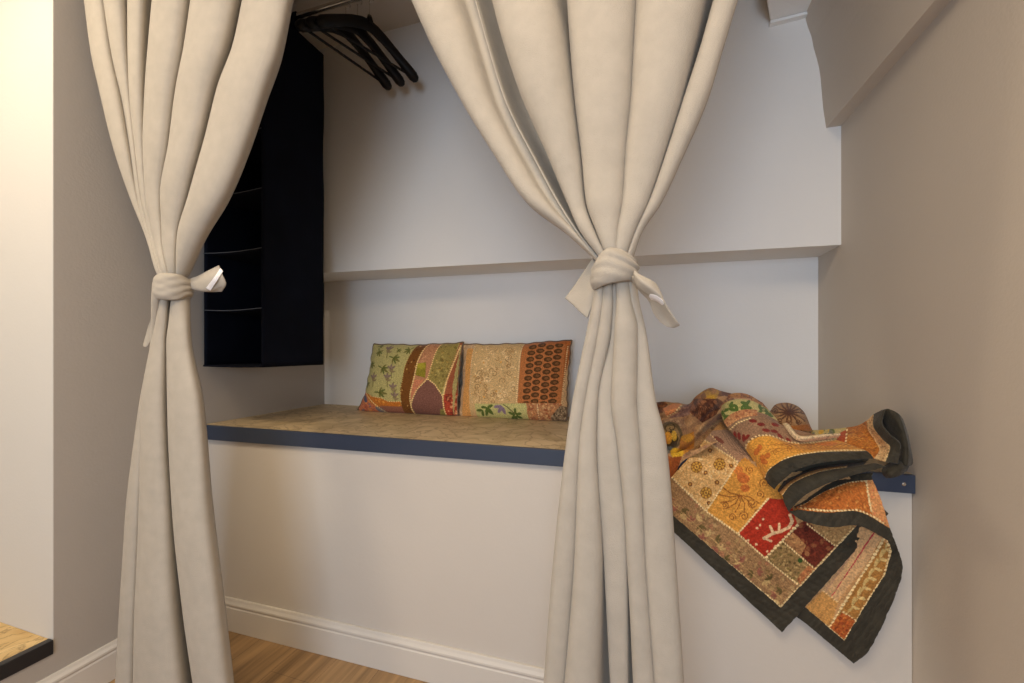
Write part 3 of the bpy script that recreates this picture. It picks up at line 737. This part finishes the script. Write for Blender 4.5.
def paint_roll(k):
    k.clip(); k.put(k.V >= 0, (190, 124, 62)); k.clip(k.V < .11); k.speck(160, 1.5, [(150, 84, 48), (206, 150, 80), (128, 70, 52)], .7)
    k.clip(k.V < .15); k.line([(720, 404), (732, 399), (750, 400)], 2, (206, 160, 122)); k.speck(30, 1.5, [(110, 60, 52)], .7)
    g = (k.V > .12) & (k.V < .285); k.clip(); k.put(g, (206, 198, 136)); k.clip(g)
    for x, y, a in ((722, 412, .3), (729, 409, -.4), (726, 416, 1.0), (741, 408, .2), (748, 405, 2.8), (745, 407, -.3), (762, 408, 1.4), (766, 413, 1.2), (758, 406, .2), (736, 405, 2)):
        k.sprig(x, y, 8, a, (84, 116, 40), 2)
    k.speck(40, 1.2, [(206, 190, 130), (150, 150, 80)], .6)
    p = (k.V > .25) & (k.V < .375) & (k.X < 757); k.clip(); k.put(p, (200, 138, 98)); k.clip(p); k.speck(160, 1.2, [(220, 170, 124), (168, 98, 70)], .7)
    m = ((k.V > .345) | (k.X > 757) & (k.V > .29)) & (k.V < .50); k.clip(); k.put(m, (152, 118, 98)); k.clip(m); k.weave(.15, 1.5); k.speck(160, 1, [(176, 146, 120), (122, 92, 80)], .6)
    for x, y, a in ((739, 432, 1.4), (744, 434, 1.5), (750, 435, 2.4), (749, 421, .1), (757, 424.5, .1), (762, 430, .2), (770, 431, .2), (777, 434, .8), (735, 431, 1.4), (771, 424, .3), (786, 438, .9)):
        k.leaf(x, y, 8, a, (128, 36, 30), 1, .42)
    o = k.V >= .50; k.clip(); k.put(o, (214, 152, 58)); k.clip(o); k.weave(.06, .9)
    for x, y in ((757, 452), (763, 458), (768, 456), (765, 462), (760, 448)): k.disc(x, y, 3.6, (186, 92, 36), .8, 2.6, k.rng.uniform(0, 3))
    for q in range(13):
        x = 768+q*6.5; k.line([(x, 446+.2*q), (x+9, 444), (x+17, 446+(q % 3))], .8, (160, 96, 36), .7)
        k.line([(x-4, 453-q*.3), (x+4, 449), (x+14, 448.5)], .7, (166, 100, 40), .6)
    for x, y, a in ((776, 452, 0), (790, 449, 2), (810, 447, 1), (828, 446, 2)): k.curl(x, y, 3.2, a, (160, 94, 34), .7, 1.3)
    k.disc(826, 444, 11, (206, 116, 58), .6, 2.6, .05)
    sx = lambda v: [tuple(x) for x in v]
    k.stitch([(746, 449), (747.5, 443.5), (751, 440), (758, 436), (768, 435.5), (778, 438.5), (790, 443), (800, 444), (815, 443), (836, 440)], .9, 2.7)
    k.stitch([(730, 430), (738, 423), (751, 418.5)], .9, 2.6)
    k.stitch([(765.5, 478), (770, 469), (787, 458.5), (800, 455), (820, 452.5), (843, 451), (866, 451)], 1.0, 3.0); k.clip()
sheet(S_, 210, 230, paint_roll, lambda k: k.V > .758, seed=7)
# pale braid along the edge of the mauve cloth
Z_ = [[(783, 424, 1.44), (788, 431, 1.40), (794, 438, 1.37), (803, 441, 1.355), (818, 439.5, 1.37), (838, 437, 1.40)],
      [(786, 423.5, 1.43), (791, 430, 1.39), (797, 436, 1.36), (806, 438, 1.345), (820, 436.5, 1.36), (840, 434.5, 1.39)],
      [(789, 425, 1.44), (793.5, 431, 1.40), (799, 436, 1.37), (808, 436.5, 1.355), (821, 435, 1.37), (840, 434, 1.40)]]
def paint_braid(k):
    k.clip(); k.put(k.X > 0, (222, 200, 174)); k.weave(.15, 2.4); k.speck(90, .9, [(222, 200, 172), (150, 120, 100)], .7)
sheet(Z_, 90, 16, paint_braid, seed=8)

# --- brown floral lump behind
N_ = [[(771, 411, 1.62), (776, 405, 1.645), (786, 403.2, 1.66), (795, 405.5, 1.66), (802, 410.5, 1.65), (806, 417, 1.63), (810, 427, 1.60)],
      [(769, 416, 1.57), (776, 410, 1.575), (786, 408, 1.575), (795, 410, 1.575), (802, 414.5, 1.575), (806.5, 420, 1.57), (811, 429, 1.565)],
      [(768, 424, 1.53), (776, 418, 1.515), (786, 416, 1.51), (795, 417.5, 1.51), (802, 420, 1.515), (807, 424, 1.525), (812, 431, 1.54)],
      [(767, 432, 1.50), (776, 428, 1.485), (786, 426, 1.475), (795, 426.5, 1.475), (802, 428, 1.485), (808, 430, 1.50), (813, 433.5, 1.52)],
      [(767, 440, 1.49), (776, 438, 1.47), (786, 437, 1.455), (795, 437, 1.455), (803, 437, 1.465), (809, 437, 1.485), (814, 438, 1.51)]]
def paint_lump(k):
    k.clip(); k.put(k.X > 0, (150, 110, 76)); k.weave(.15, 1.4)
    for a in np.linspace(0, 6.28, 15)[:-1]:
        k.line([(789, 413), (789+9*math.cos(a), 413+7*math.sin(a)), (789+19*math.cos(a+.2), 413+14*math.sin(a+.2))], 1.5, (84, 46, 32), .9)
        k.leaf(789+8*math.cos(a+.2), 413+6*math.sin(a+.2), 11, a+.2, (176, 140, 104), .6, .25)
    for x, y, r in ((780, 421, 3), (798, 422, 3), (776, 412, 3), (802, 412, 3), (789, 424, 3)): k.curl(x, y, r, x, (84, 46, 32), 1, 1.4)
    k.disc(789, 413, 2.5, (84, 46, 32))
    m = k.Y > 424+(812-k.X)*.12; k.put(m & (k.X > 790), (160, 96, 38)); k.put(k.Y > 431, (110, 74, 38)); k.clip(k.Y > 430); k.speck(80, 1.3, [(150, 112, 54), (76, 48, 30), (180, 160, 80)], .8); k.clip()
sheet(N_, 90, 80, paint_lump, wob=.012, seed=9)

# --- right end: orange cloth, lace, curled border
F_ = [[(806, 431, 1.56), (828, 430, 1.53), (847, 428, 1.49), (858, 426, 1.47), (868, 420.5, 1.43), (874.5, 414.5, 1.385), (884.5, 410, 1.350)],
      [(809, 433.5, 1.52), (829.5, 433, 1.49), (846.5, 433, 1.45), (859, 431.5, 1.43), (869.5, 430, 1.40), (874.5, 427, 1.350), (881.5, 423, 1.325)],
      [(812, 437, 1.48), (831, 436.5, 1.45), (846, 437.5, 1.41), (862, 438.5, 1.39), (877, 442, 1.37), (883.5, 439, 1.325), (889, 434, 1.300)],
      [(815, 440.5, 1.44), (833, 440, 1.41), (846, 443, 1.385), (862, 446.5, 1.36), (880.5, 451, 1.345), (891, 447.5, 1.305), (900, 444.5, 1.290)],
      [(818, 444, 1.42), (836, 445, 1.385), (850, 450, 1.36), (864, 454, 1.335), (875, 459, 1.32), (886, 462, 1.290), (898, 463.5, 1.285)]]
def paint_end(k):
    k.clip(); k.put(k.X > 0, (176, 106, 36)); k.weave(.15, .9)
    for q in range(60):
        x, y = k.rng.uniform(846, 880), k.rng.uniform(424, 458); k.line([(x, y), (x+3, y-1.5), (x+6, y)], .8, [(206, 146, 62), (138, 76, 26)][q % 2], .7)
    k.clip(k.X < 846.5); k.put(k.X > 0, (196, 182, 130)); k.speck(26, 2.4, [(214, 172, 36), (92, 112, 44), (120, 124, 110), (222, 190, 60)], 1)
    k.clip(); k.patch([(835, 445), (839, 434), (847, 430), (846, 446)], (178, 74, 26))
    l = (k.U > .655) & (k.U < .84); k.clip(); k.put(l, (226, 190, 146)); k.clip(l); k.speck(300, 1, [(236, 204, 164), (168, 124, 88)], .7); k.clip()
    k.stitch([(847.5, 428.5), (846.5, 437), (845.5, 446)], 1, 3)
    r4 = lambda j: [(F_[i][j][0], F_[i][j][1]) for i in range(5)]
    k.stitch(r4(5), .9, 2.6); k.clip()
sheet(F_, 200, 110, paint_end, lambda k: k.U > .838, seed=10)
G_ = [[(880, 411, 1.365), (888, 409, 1.350), (897, 413.5, 1.340), (902, 419, 1.345)],
      [(883, 420, 1.375), (891, 417, 1.345), (900, 421, 1.325), (906, 431, 1.340)],
      [(889, 434, 1.370), (896, 431, 1.335), (904, 434, 1.315), (909.5, 447, 1.335)],
      [(897, 447, 1.355), (902, 446, 1.320), (907, 449, 1.310), (911.8, 461, 1.330)],
      [(897, 464, 1.335), (902, 464, 1.310), (906, 466, 1.300), (910.5, 465, 1.325)]]
sheet(G_, 40, 60, lambda k: None, lambda k: k.X > 0, seed=11)
I_ = [[(878, 414, 1.372), (886, 411, 1.385), (893, 415, 1.385)],
      [(879, 424, 1.372), (886, 423, 1.392), (895, 424, 1.385)],
      [(886, 436, 1.360), (893, 436, 1.385), (902, 436, 1.375)],
      [(895, 448, 1.340), (900, 448, 1.360), (907, 449, 1.355)]]
def paint_in(k):
    k.clip(); k.put(k.X > 0, (60, 52, 40)); k.disc(885, 417, 6, (110, 42, 44)); k.curl(891, 430, 6, 0, (196, 180, 150), 1.1, 1.3)  # pale spiral is a highlight painted into the dark hollow of the curl
sheet(I_, 40, 50, paint_in, None, seed=12)
J_ = [[(884, 467, 1.325), (892, 462.5, 1.320), (901, 460.5, 1.320), (907.5, 462, 1.330)],
      [(882.5, 471, 1.310), (890, 468, 1.295), (900, 465.5, 1.295), (908.5, 466, 1.318)],
      [(884, 475, 1.302), (890, 473.5, 1.283), (899, 470, 1.284), (907, 468, 1.310)],
      [(886.5, 477.8, 1.305), (891, 477.5, 1.288), (898.5, 475.5, 1.288), (906, 470.5, 1.312)]]
sheet(J_, 40, 40, lambda k: None, lambda k: k.X > 0, seed=13)

# --- crumpled left part of the pile
A_ = [[(650, 404, 1.66), (664, 402, 1.66), (677, 403, 1.66), (689, 404.5, 1.66), (697, 396, 1.66), (710, 388.5, 1.66), (721, 391.5, 1.68), (733, 394, 1.70), (745, 394, 1.72)],
      [(650, 411, 1.60), (664, 410, 1.58), (677, 409, 1.58), (690, 408, 1.59), (699, 401, 1.56), (711, 396, 1.53), (722, 397, 1.58), (734, 398, 1.66), (746, 398, 1.70)],
      [(650, 419, 1.58), (664, 418, 1.55), (678, 416, 1.55), (691, 413, 1.57), (701, 409, 1.52), (712, 405, 1.49), (722, 404, 1.56), (734, 403, 1.66), (746, 402, 1.70)],
      [(650, 429, 1.52), (664, 427, 1.49), (678, 426, 1.50), (688, 423, 1.55), (702, 418, 1.52), (713, 413, 1.51), (724, 411, 1.56), (736, 408, 1.66), (748, 406, 1.70)],
      [(650, 442, 1.46), (664, 440, 1.43), (677, 438, 1.44), (688, 437, 1.49), (702, 427, 1.54), (714, 421, 1.56), (726, 418, 1.60), (738, 414, 1.68), (750, 412, 1.72)],
      [(650, 458, 1.41), (664, 454, 1.39), (675, 450, 1.40), (684, 449, 1.43), (700, 440, 1.52), (714, 432, 1.58), (728, 426, 1.64), (740, 420, 1.70), (752, 418, 1.74)],
      [(648, 500, 1.325), (660, 496, 1.325), (670, 490, 1.325), (680, 464, 1.40), (700, 452, 1.52), (716, 442, 1.60), (730, 434, 1.66), (742, 428, 1.72), (754, 424, 1.76)]]
def paint_pile(k):
    k.clip(); k.put(k.X > 0, (182, 140, 104)); k.speck(420, 2.2, [(196, 158, 118), (128, 92, 70), (150, 104, 88)], .6)
    k.patch([(640, 404), (661, 401), (668, 404), (663, 413), (640, 416)], (108, 62, 36)); k.speck(30, 1.4, [(150, 90, 50), (70, 36, 26)], .8)
    k.patch([(663, 409), (672, 404), (682, 404.5), (674, 413), (666, 416)], (222, 142, 92))
    k.patch([(676, 414), (684, 405), (696, 404), (696, 411), (683, 417), (668, 419)], (140, 100, 94)); k.speck(40, 1.5, [(110, 62, 62), (166, 128, 116)], .7)
    k.stitch([(682, 405), (674, 413), (666, 416.5)], .8, 2.4)
    k.patch([(662, 420), (683, 419), (686, 427), (664, 427)], (176, 136, 108)); k.speck(30, 1.2, [(206, 176, 144), (140, 104, 84)], .7)
    k.clip(); k.disc(670, 436, 12, (100, 82, 56), 1, 14); k.disc(671, 437, 8.5, (150, 122, 84), 1, 11); k.curl(671, 428, 6, 2, (70, 56, 40), 1.2, 1.2)
    k.disc(671, 440, 7, (66, 50, 30), 1, 9); k.disc(668, 438, 3.6, (216, 150, 30), 1, 6); k.disc(674, 436, 2.6, (206, 164, 50), 1, 5); k.disc(664, 440, 3, (186, 110, 30), 1, 5)
    k.disc(668, 449, 6, (88, 92, 100), 1, 2.6); k.disc(665, 452, 5, (120, 122, 124), 1, 2)
    k.patch([(678, 452), (681, 436), (694, 432), (694, 448), (684, 454)], (196, 128, 36)); k.disc(687, 438, 6, (216, 158, 40), 1, 4.5)
    k.clip(); k.disc(677, 453, 6.5, (222, 176, 30), 1, 5); k.patch([(655, 480), (664, 455), (673, 457), (682, 456), (674, 480)], (150, 76, 30)); k.disc(668, 460, 4, (170, 92, 36), 1, 6)
    # frilled gold and brown bunch
    m = k.patch([(690, 412), (695, 395), (711, 384), (722, 389), (722, 406), (716, 414), (703, 423), (692, 414)], (158, 110, 46)); k.weave(.3, .7)
    k.speck(70, 3, [(206, 160, 44), (120, 72, 34), (180, 120, 70)], .7); k.clip(m & (k.Y > 399)); k.put(m, (124, 74, 48)); k.speck(70, 2.4, [(82, 44, 30), (160, 104, 72), (100, 56, 38)], .8)
    for q in range(12):
        x = 694+q*2; k.line([(x, 402+(q % 3)*2), (x+3, 409), (x+1, 416+(q % 2)*3)], 1, (66, 34, 24), .7)
    k.clip(); k.patch([(721, 391), (733, 393), (735, 398), (722, 398)], (116, 72, 58)); k.patch([(716, 398), (724, 396), (736, 400), (724, 403)], (204, 156, 110))
    k.clip()
sheet(A_, 190, 150, paint_pile, wob=.030, seed=14, cu=4.2)

quilt = empty('patchwork_quilt', (.42, 1.45, ZB), 'crumpled patchwork quilt with dark border hanging over the bench edge', 'quilt')
V_, F2, C_ = merge(QP); gobj('patchwork', V_, F2, M['patch'], quilt, colors=C_, solid=.004)
V_, F2, C_ = merge(QB); o = gobj('border', V_, F2, M['border'], quilt, solid=.0045); o['label'] = 'dark olive-black border'

# ------------------------------------------------------------------ cushions
def cushion(label, TL, TR, BR, BL, Yb, Yt, paint, thick, piping):
    c = P1((BL[0]+BR[0])/2, (BL[1]+BR[1])/2, Yb[0])
    root = empty('cushion', (c[0], Yb[0]+.03, ZB), label, 'cushion', 'patchwork cushions on the bench')
    nu, nv = 230, 170
    U, Vv = np.meshgrid(np.linspace(0, 1, nu), np.linspace(0, 1, nv))
    TL, TR, BR, BL = map(lambda q: np.array(q, float), (TL, TR, BR, BL))
    pt = TL*(1-U)[..., None]*(1-Vv)[..., None]+TR*U[..., None]*(1-Vv)[..., None]+BL*(1-U)[..., None]*Vv[..., None]+BR*U[..., None]*Vv[..., None]
    PX = pt[..., 0]+1.6*np.sin(np.pi*Vv)*(1-2*U)*np.abs(1-2*U)**2; PY = pt[..., 1]+1.8*np.sin(np.pi*U)*(1-2*Vv)*np.abs(1-2*Vv)**4*np.where(Vv > .5, -.2, 1)
    fl = np.exp(-(U**2/.006+(1-Vv)**2/.02)); PX = PX-3.2*fl*(TL[0] < 400)
    PX = PX+.5*(np.sin(PY*.27+TL[0])+np.sin(PY*.61))*np.exp(-np.minimum(U, 1-U)/.04)*.6; PY = PY+.3*(np.sin(PX*.17)+np.sin(PX*.43+1))*np.exp(-Vv/.05)
    Yp = (Yt[0]*(1-U)+Yt[1]*U)*(1-Vv)+(Yb[0]*(1-U)+Yb[1]*U)*Vv
    hgt = ((1-(2*U-1)**4)*(1-(2*Vv-1)**4))
    hgt = np.clip(hgt, 0, 1)**.7
    hgt = hgt*(1+.05*smooth_noise(U*2, Vv*2, int(TL[0])))
    W = P(PX, PY, Yp)
    nrm = np.array([0, -1, .12]); nrm /= np.linalg.norm(nrm)
    Wf = W+nrm*(thick*.5*hgt)[..., None]; Wb = W-nrm*(thick*.42*hgt)[..., None]
    Wb[..., 1] = np.minimum(Wb[..., 1], 2.0-.022*0)
    for A in (Wf, Wb): A[..., 2] = np.maximum(A[..., 2], ZB+.001)
    ink = Ink(PX, PY, (200, 160, 110)); ink.U = U.ravel(); ink.V = Vv.ravel(); paint(ink); ink.C *= np.array([1.25, 1.23, 1.22])
    gobj('front_cover', Wf, grid_faces(nv, nu), M['patch'], root, colors=ink.C)
    gobj('back_cover', Wb[:, ::-1], grid_faces(nv, nu), M['pillowback'], root)
    idx = [(0, j) for j in range(0, nu, 3)]+[(i, nu-1) for i in range(0, nv, 3)]+[(nv-1, j) for j in range(nu-1, -1, -3)]+[(i, 0) for i in range(nv-1, 0, -3)]
    pts = [W[i, j]+(0, 0, max(0, ZB+.005-W[i, j][2])) for i, j in idx]
    pts = [p for q, p in enumerate(pts) if q == 0 or np.linalg.norm(p-pts[q-1]) > .002]
    b = MB(); b.sweep(pts+[pts[0]], [.0042]*(len(pts)+1), 8); b.build('piping', piping, root, smooth=True)
    return root
OL = (96, 92, 34); GR = (74, 88, 30)
def paint_c1(k):
    s = 1/7.19
    T = lambda pts: [(355+x*s, 330+y*s) for x, y in pts]
    k.clip(); k.put(k.X > 0, (172, 164, 112)); k.weave(.05, 1)
    for x, y, a, L in ((210, 160, 1.2, 60), (330, 210, .5, 75), (150, 250, .4, 60), (250, 280, .6, 75), (120, 380, 1.4, 60), (230, 450, .2, 80), (430, 150, 2.6, 60), (350, 150, .8, 40), (200, 120, 0, 40)):
        [k.leaf(355+x*s, 330+y*s, L*s*(.72-.1*abs(j)), a+j*.62, OL if (x//10+j) % 2 else GR, .85, .3) for j in (-2, -1, 0, 1, 2)]; k.leaf(355+x*s, 330+y*s, L*s*.5, a+3, GR, .8, .3)
    for x, y in ((180, 350), (290, 350), (330, 420), (320, 290), (280, 150), (340, 480)):
        k.line(T([(x, y+60), (x, y), (x+6, y-40)]), .8, (100, 96, 50), .9); k.sprig(355+x*s, 330+y*s, 5, -1.57, (128, 108, 104), 3); k.sprig(355+x*s, 330+(y+22)*s, 4, -1.2, (132, 116, 88), 3)
    # bottom orange and mauve, bottom-left corner
    k.patch(T([(90, 440), (180, 480), (240, 490), (290, 515), (400, 515), (400, 620), (150, 620), (110, 500)]), (186, 108, 28)); k.speck(40, 1, [(210, 150, 60)], .7)
    k.patch(T([(220, 545), (400, 550), (400, 640), (220, 640)]), (142, 92, 76))
    k.patch(T([(20, 640), (20, 430), (90, 425), (150, 520), (260, 600), (260, 640)]), (190, 112, 80)); k.speck(50, 1.6, [(214, 140, 70), (112, 104, 120), (170, 84, 66)], .8)
    k.clip(); k.disc(*T([(105, 495)])[0], 2.4, (84, 86, 116), 1, 4, -.4); k.disc(*T([(210, 575)])[0], 5, (116, 110, 120), 1, 3, .6)
    # brown band
    k.patch(T([(480, 80), (560, 90), (500, 240), (465, 380), (445, 620), (375, 620), (380, 430), (410, 290)]), (112, 68, 20)); k.speck(40, .8, [(200, 160, 90), (74, 40, 14)], .8)
    # right half
    k.patch(T([(550, 80), (640, 70), (600, 250), (570, 355), (500, 420), (450, 520), (465, 380), (500, 240)]), (174, 122, 92)); k.speck(60, 1.4, [(200, 150, 120), (150, 96, 66)], .6)
    k.patch(T([(500, 250), (560, 240), (555, 350), (485, 330)]), (134, 124, 30)); k.disc(*T([(525, 265)])[0], 4, (170, 158, 40), .7, 3)
    k.patch(T([(470, 365), (550, 360), (500, 430), (455, 500)]), (190, 120, 92))
    k.patch(T([(640, 80), (760, 60), (730, 240), (685, 370), (660, 460), (610, 390), (570, 350), (600, 240)]), (138, 124, 68)); k.speck(170, 1, [(96, 84, 40), (176, 158, 94), (160, 130, 64)], .7)
    k.patch(T([(450, 640), (450, 520), (500, 430), (570, 355), (620, 395), (665, 475), (665, 640)]), (118, 78, 72)); k.weave(.06, 1.4)
    k.patch(T([(770, 80), (745, 240), (720, 400), (715, 640), (665, 640), (670, 460), (690, 360), (735, 200), (765, 60), (830, 40), (830, 640), (715, 640)]), (150, 84, 58))
    k.clip(k.mask & (k.Y > 394)); k.put(k.X > 0, (166, 62, 40)); k.speck(40, 1.2, [(214, 150, 110), (110, 40, 30)], .8)
    k.patch(T([(610, 640), (640, 570), (668, 560), (668, 640)]), (122, 116, 62))
    L = (226, 196, 140)
    k.stitch(T([(550, 90), (500, 240), (470, 380), (450, 470), (440, 610)]), .75, 2.1, L); k.stitch(T([(640, 80), (600, 250), (570, 355)]), .6, 1.9, L)
    k.stitch(T([(445, 540), (500, 430), (570, 355), (620, 395), (665, 475), (665, 610)]), .7, 2, L); k.stitch(T([(765, 110), (730, 240), (690, 370), (670, 470)]), .7, 2, L)
    k.stitch(T([(470, 90), (410, 290), (385, 430), (375, 540)]), .4, 1.9, (190, 160, 90)); k.stitch(T([(100, 440), (180, 530), (250, 600)]), .7, 2, L); k.stitch(T([(150, 475), (240, 490), (290, 515), (385, 515)]), .5, 2, L); k.clip()
def paint_c2(k):
    s = 1/6.83
    T = lambda pts: [(455+x*s, 330+y*s) for x, y in pts]
    k.clip(); k.put(k.X > 0, (196, 160, 122))
    k.patch(T([(60, 60), (160, 90), (140, 300), (120, 640), (0, 640), (30, 400)]), (190, 158, 130)); k.speck(120, 1.1, [(214, 184, 150), (160, 124, 100)], .6)
    k.patch(T([(95, 130), (145, 130), (125, 400), (130, 640), (50, 640), (85, 350)]), (206, 150, 86)); k.weave(.05, 1)
    k.patch(T([(145, 95), (480, 95), (460, 300), (445, 510), (170, 510), (120, 640), (130, 400)]), (198, 166, 122)); k.weave(.06, 1.3)
    for q in range(46):
        x, y = k.rng.uniform(175, 450), k.rng.uniform(110, 490); k.curl(455+x*s, 330+y*s, k.rng.uniform(2, 4), k.rng.uniform(0, 6), [(134, 96, 58), (228, 204, 166), (158, 114, 66)][q % 3], .6, 1.1)
        k.leaf(455+x*s, 330+y*s, 6, k.rng.uniform(0, 6), [(176, 140, 98), (216, 188, 146)][q % 2], .6)
    k.speck(50, .8, [(206, 150, 60), (238, 214, 170)], .9)
    k.patch(T([(165, 502), (512, 500), (515, 620), (165, 610)]), (186, 182, 124))
    for x, y, a in ((250, 530, 2.6), (250, 530, .2), (250, 545, 1.4), (430, 575, -.8), (430, 585, 1), (425, 580, 3.0), (215, 545, 2.4)): k.sprig(455+x*s, 330+y*s, 6.5, a, (84, 102, 44), 2)
    k.line(T([(430, 575), (390, 530), (350, 500)]), .9, (100, 100, 60)); k.sprig(*T([(350, 520)])[0], 8, 2.2, (132, 112, 140), 3)
    # brick cloth with rows of dark paisley
    k.patch(T([(485, 60), (810, 60), (760, 300), (735, 510), (455, 500), (470, 300)]), (166, 92, 40)); k.patch(T([(500, 110), (520, 110), (490, 490), (470, 490)]), (186, 116, 70))
    k.patch(T([(485, 85), (760, 100), (735, 500), (455, 495)]), (178, 108, 58))
    for r in range(10):
        for c in range(4):
            x = 548+c*57-r*4.2; y = 125+r*42+(-16 if c % 2 else 0)
            k.disc(455+x*s, 330+y*s, 3.9, (84, 54, 26), 1, 2.5, -.1); k.disc(455+(x+4)*s, 330+y*s, 1.9, (122, 78, 42), 1, 1.1, -.1)
    k.patch(T([(512, 500), (735, 500), (760, 640), (512, 640)]), (176, 122, 84)); k.speck(170, 1.1, [(150, 80, 54), (206, 166, 120), (196, 132, 84)], .8)
    k.patch(T([(665, 640), (665, 590), (730, 515), (800, 540), (800, 640)]), (130, 108, 88)); k.speck(90, 1, [(176, 154, 128), (84, 66, 52)], .8)
    k.stitch(T([(478, 100), (462, 300), (448, 495)]), .6, 1.9, (230, 204, 160)); k.stitch(T([(775, 110), (755, 300), (735, 505)]), .6, 1.9, (216, 184, 140))
    k.stitch(T([(150, 505), (510, 500)]), .4, 1.8, (200, 176, 120)); k.stitch(T([(585, 505), (585, 615)]), .6, 2, (226, 200, 160)); k.stitch(T([(148, 110), (130, 400), (150, 500)]), .6, 2, (216, 190, 156)); k.clip()
M['pip1'] = mat('brown_cord', (.16, .10, .06), .8, .3, 300)
cushion('patchwork cushion with green leaves and a mauve arch, on the bench near the shelves', (373.5, 344), (463, 342.5), (457.5, 416.5), (361, 411.5), (1.89, 1.885), (1.965, 1.96), paint_c1, .15, M['pip1'])
cushion('patchwork cushion with beige floral and brick-red paisley panels, next to the knotted curtain', (463.8, 344.5), (571.5, 340), (567, 421.5), (458.6, 417.2), (1.895, 1.89), (1.962, 1.955), paint_c2, .145, M['pip1'])


# ------------------------------------------------------------------ light
w = bpy.data.worlds.new('world'); scene.world = w; w.use_nodes = True
w.node_tree.nodes['Background'].inputs[0].default_value = (1.0, .84, .68, 1); w.node_tree.nodes['Background'].inputs[1].default_value = .30
def area(name, loc, target, sx, sy, color, e, spread=180):
    l = bpy.data.lights.new(name, 'AREA'); l.shape = 'RECTANGLE'; l.size = sx; l.size_y = sy; l.color = color; l.energy = e
    l.spread = math.radians(spread)
    o = bpy.data.objects.new(name, l); COL.objects.link(o); o.location = loc
    from mathutils import Vector
    o.rotation_euler = (Vector(target)-Vector(loc)).to_track_quat('-Z', 'Y').to_euler(); return o
area('window_light', (.05, -2.4, 1.4), (-.15, 2, 1.5), 1.9, 1.2, (.64, .80, 1.0), 66)
area('room_light', (-.30, -.15, 2.76), (-.35, .4, 0), 1.1, 1.1, (1, .78, .52), 46)
area('niche_light', (-1.86, .12, 2.72), (-1.86, .3, 0), .2, .2, (1, .82, .58), 16)

vs = scene.view_settings; vs.view_transform = 'Standard'; vs.look = 'None'; vs.gamma = 1; vs.use_curve_mapping = False; vs.exposure = -.03
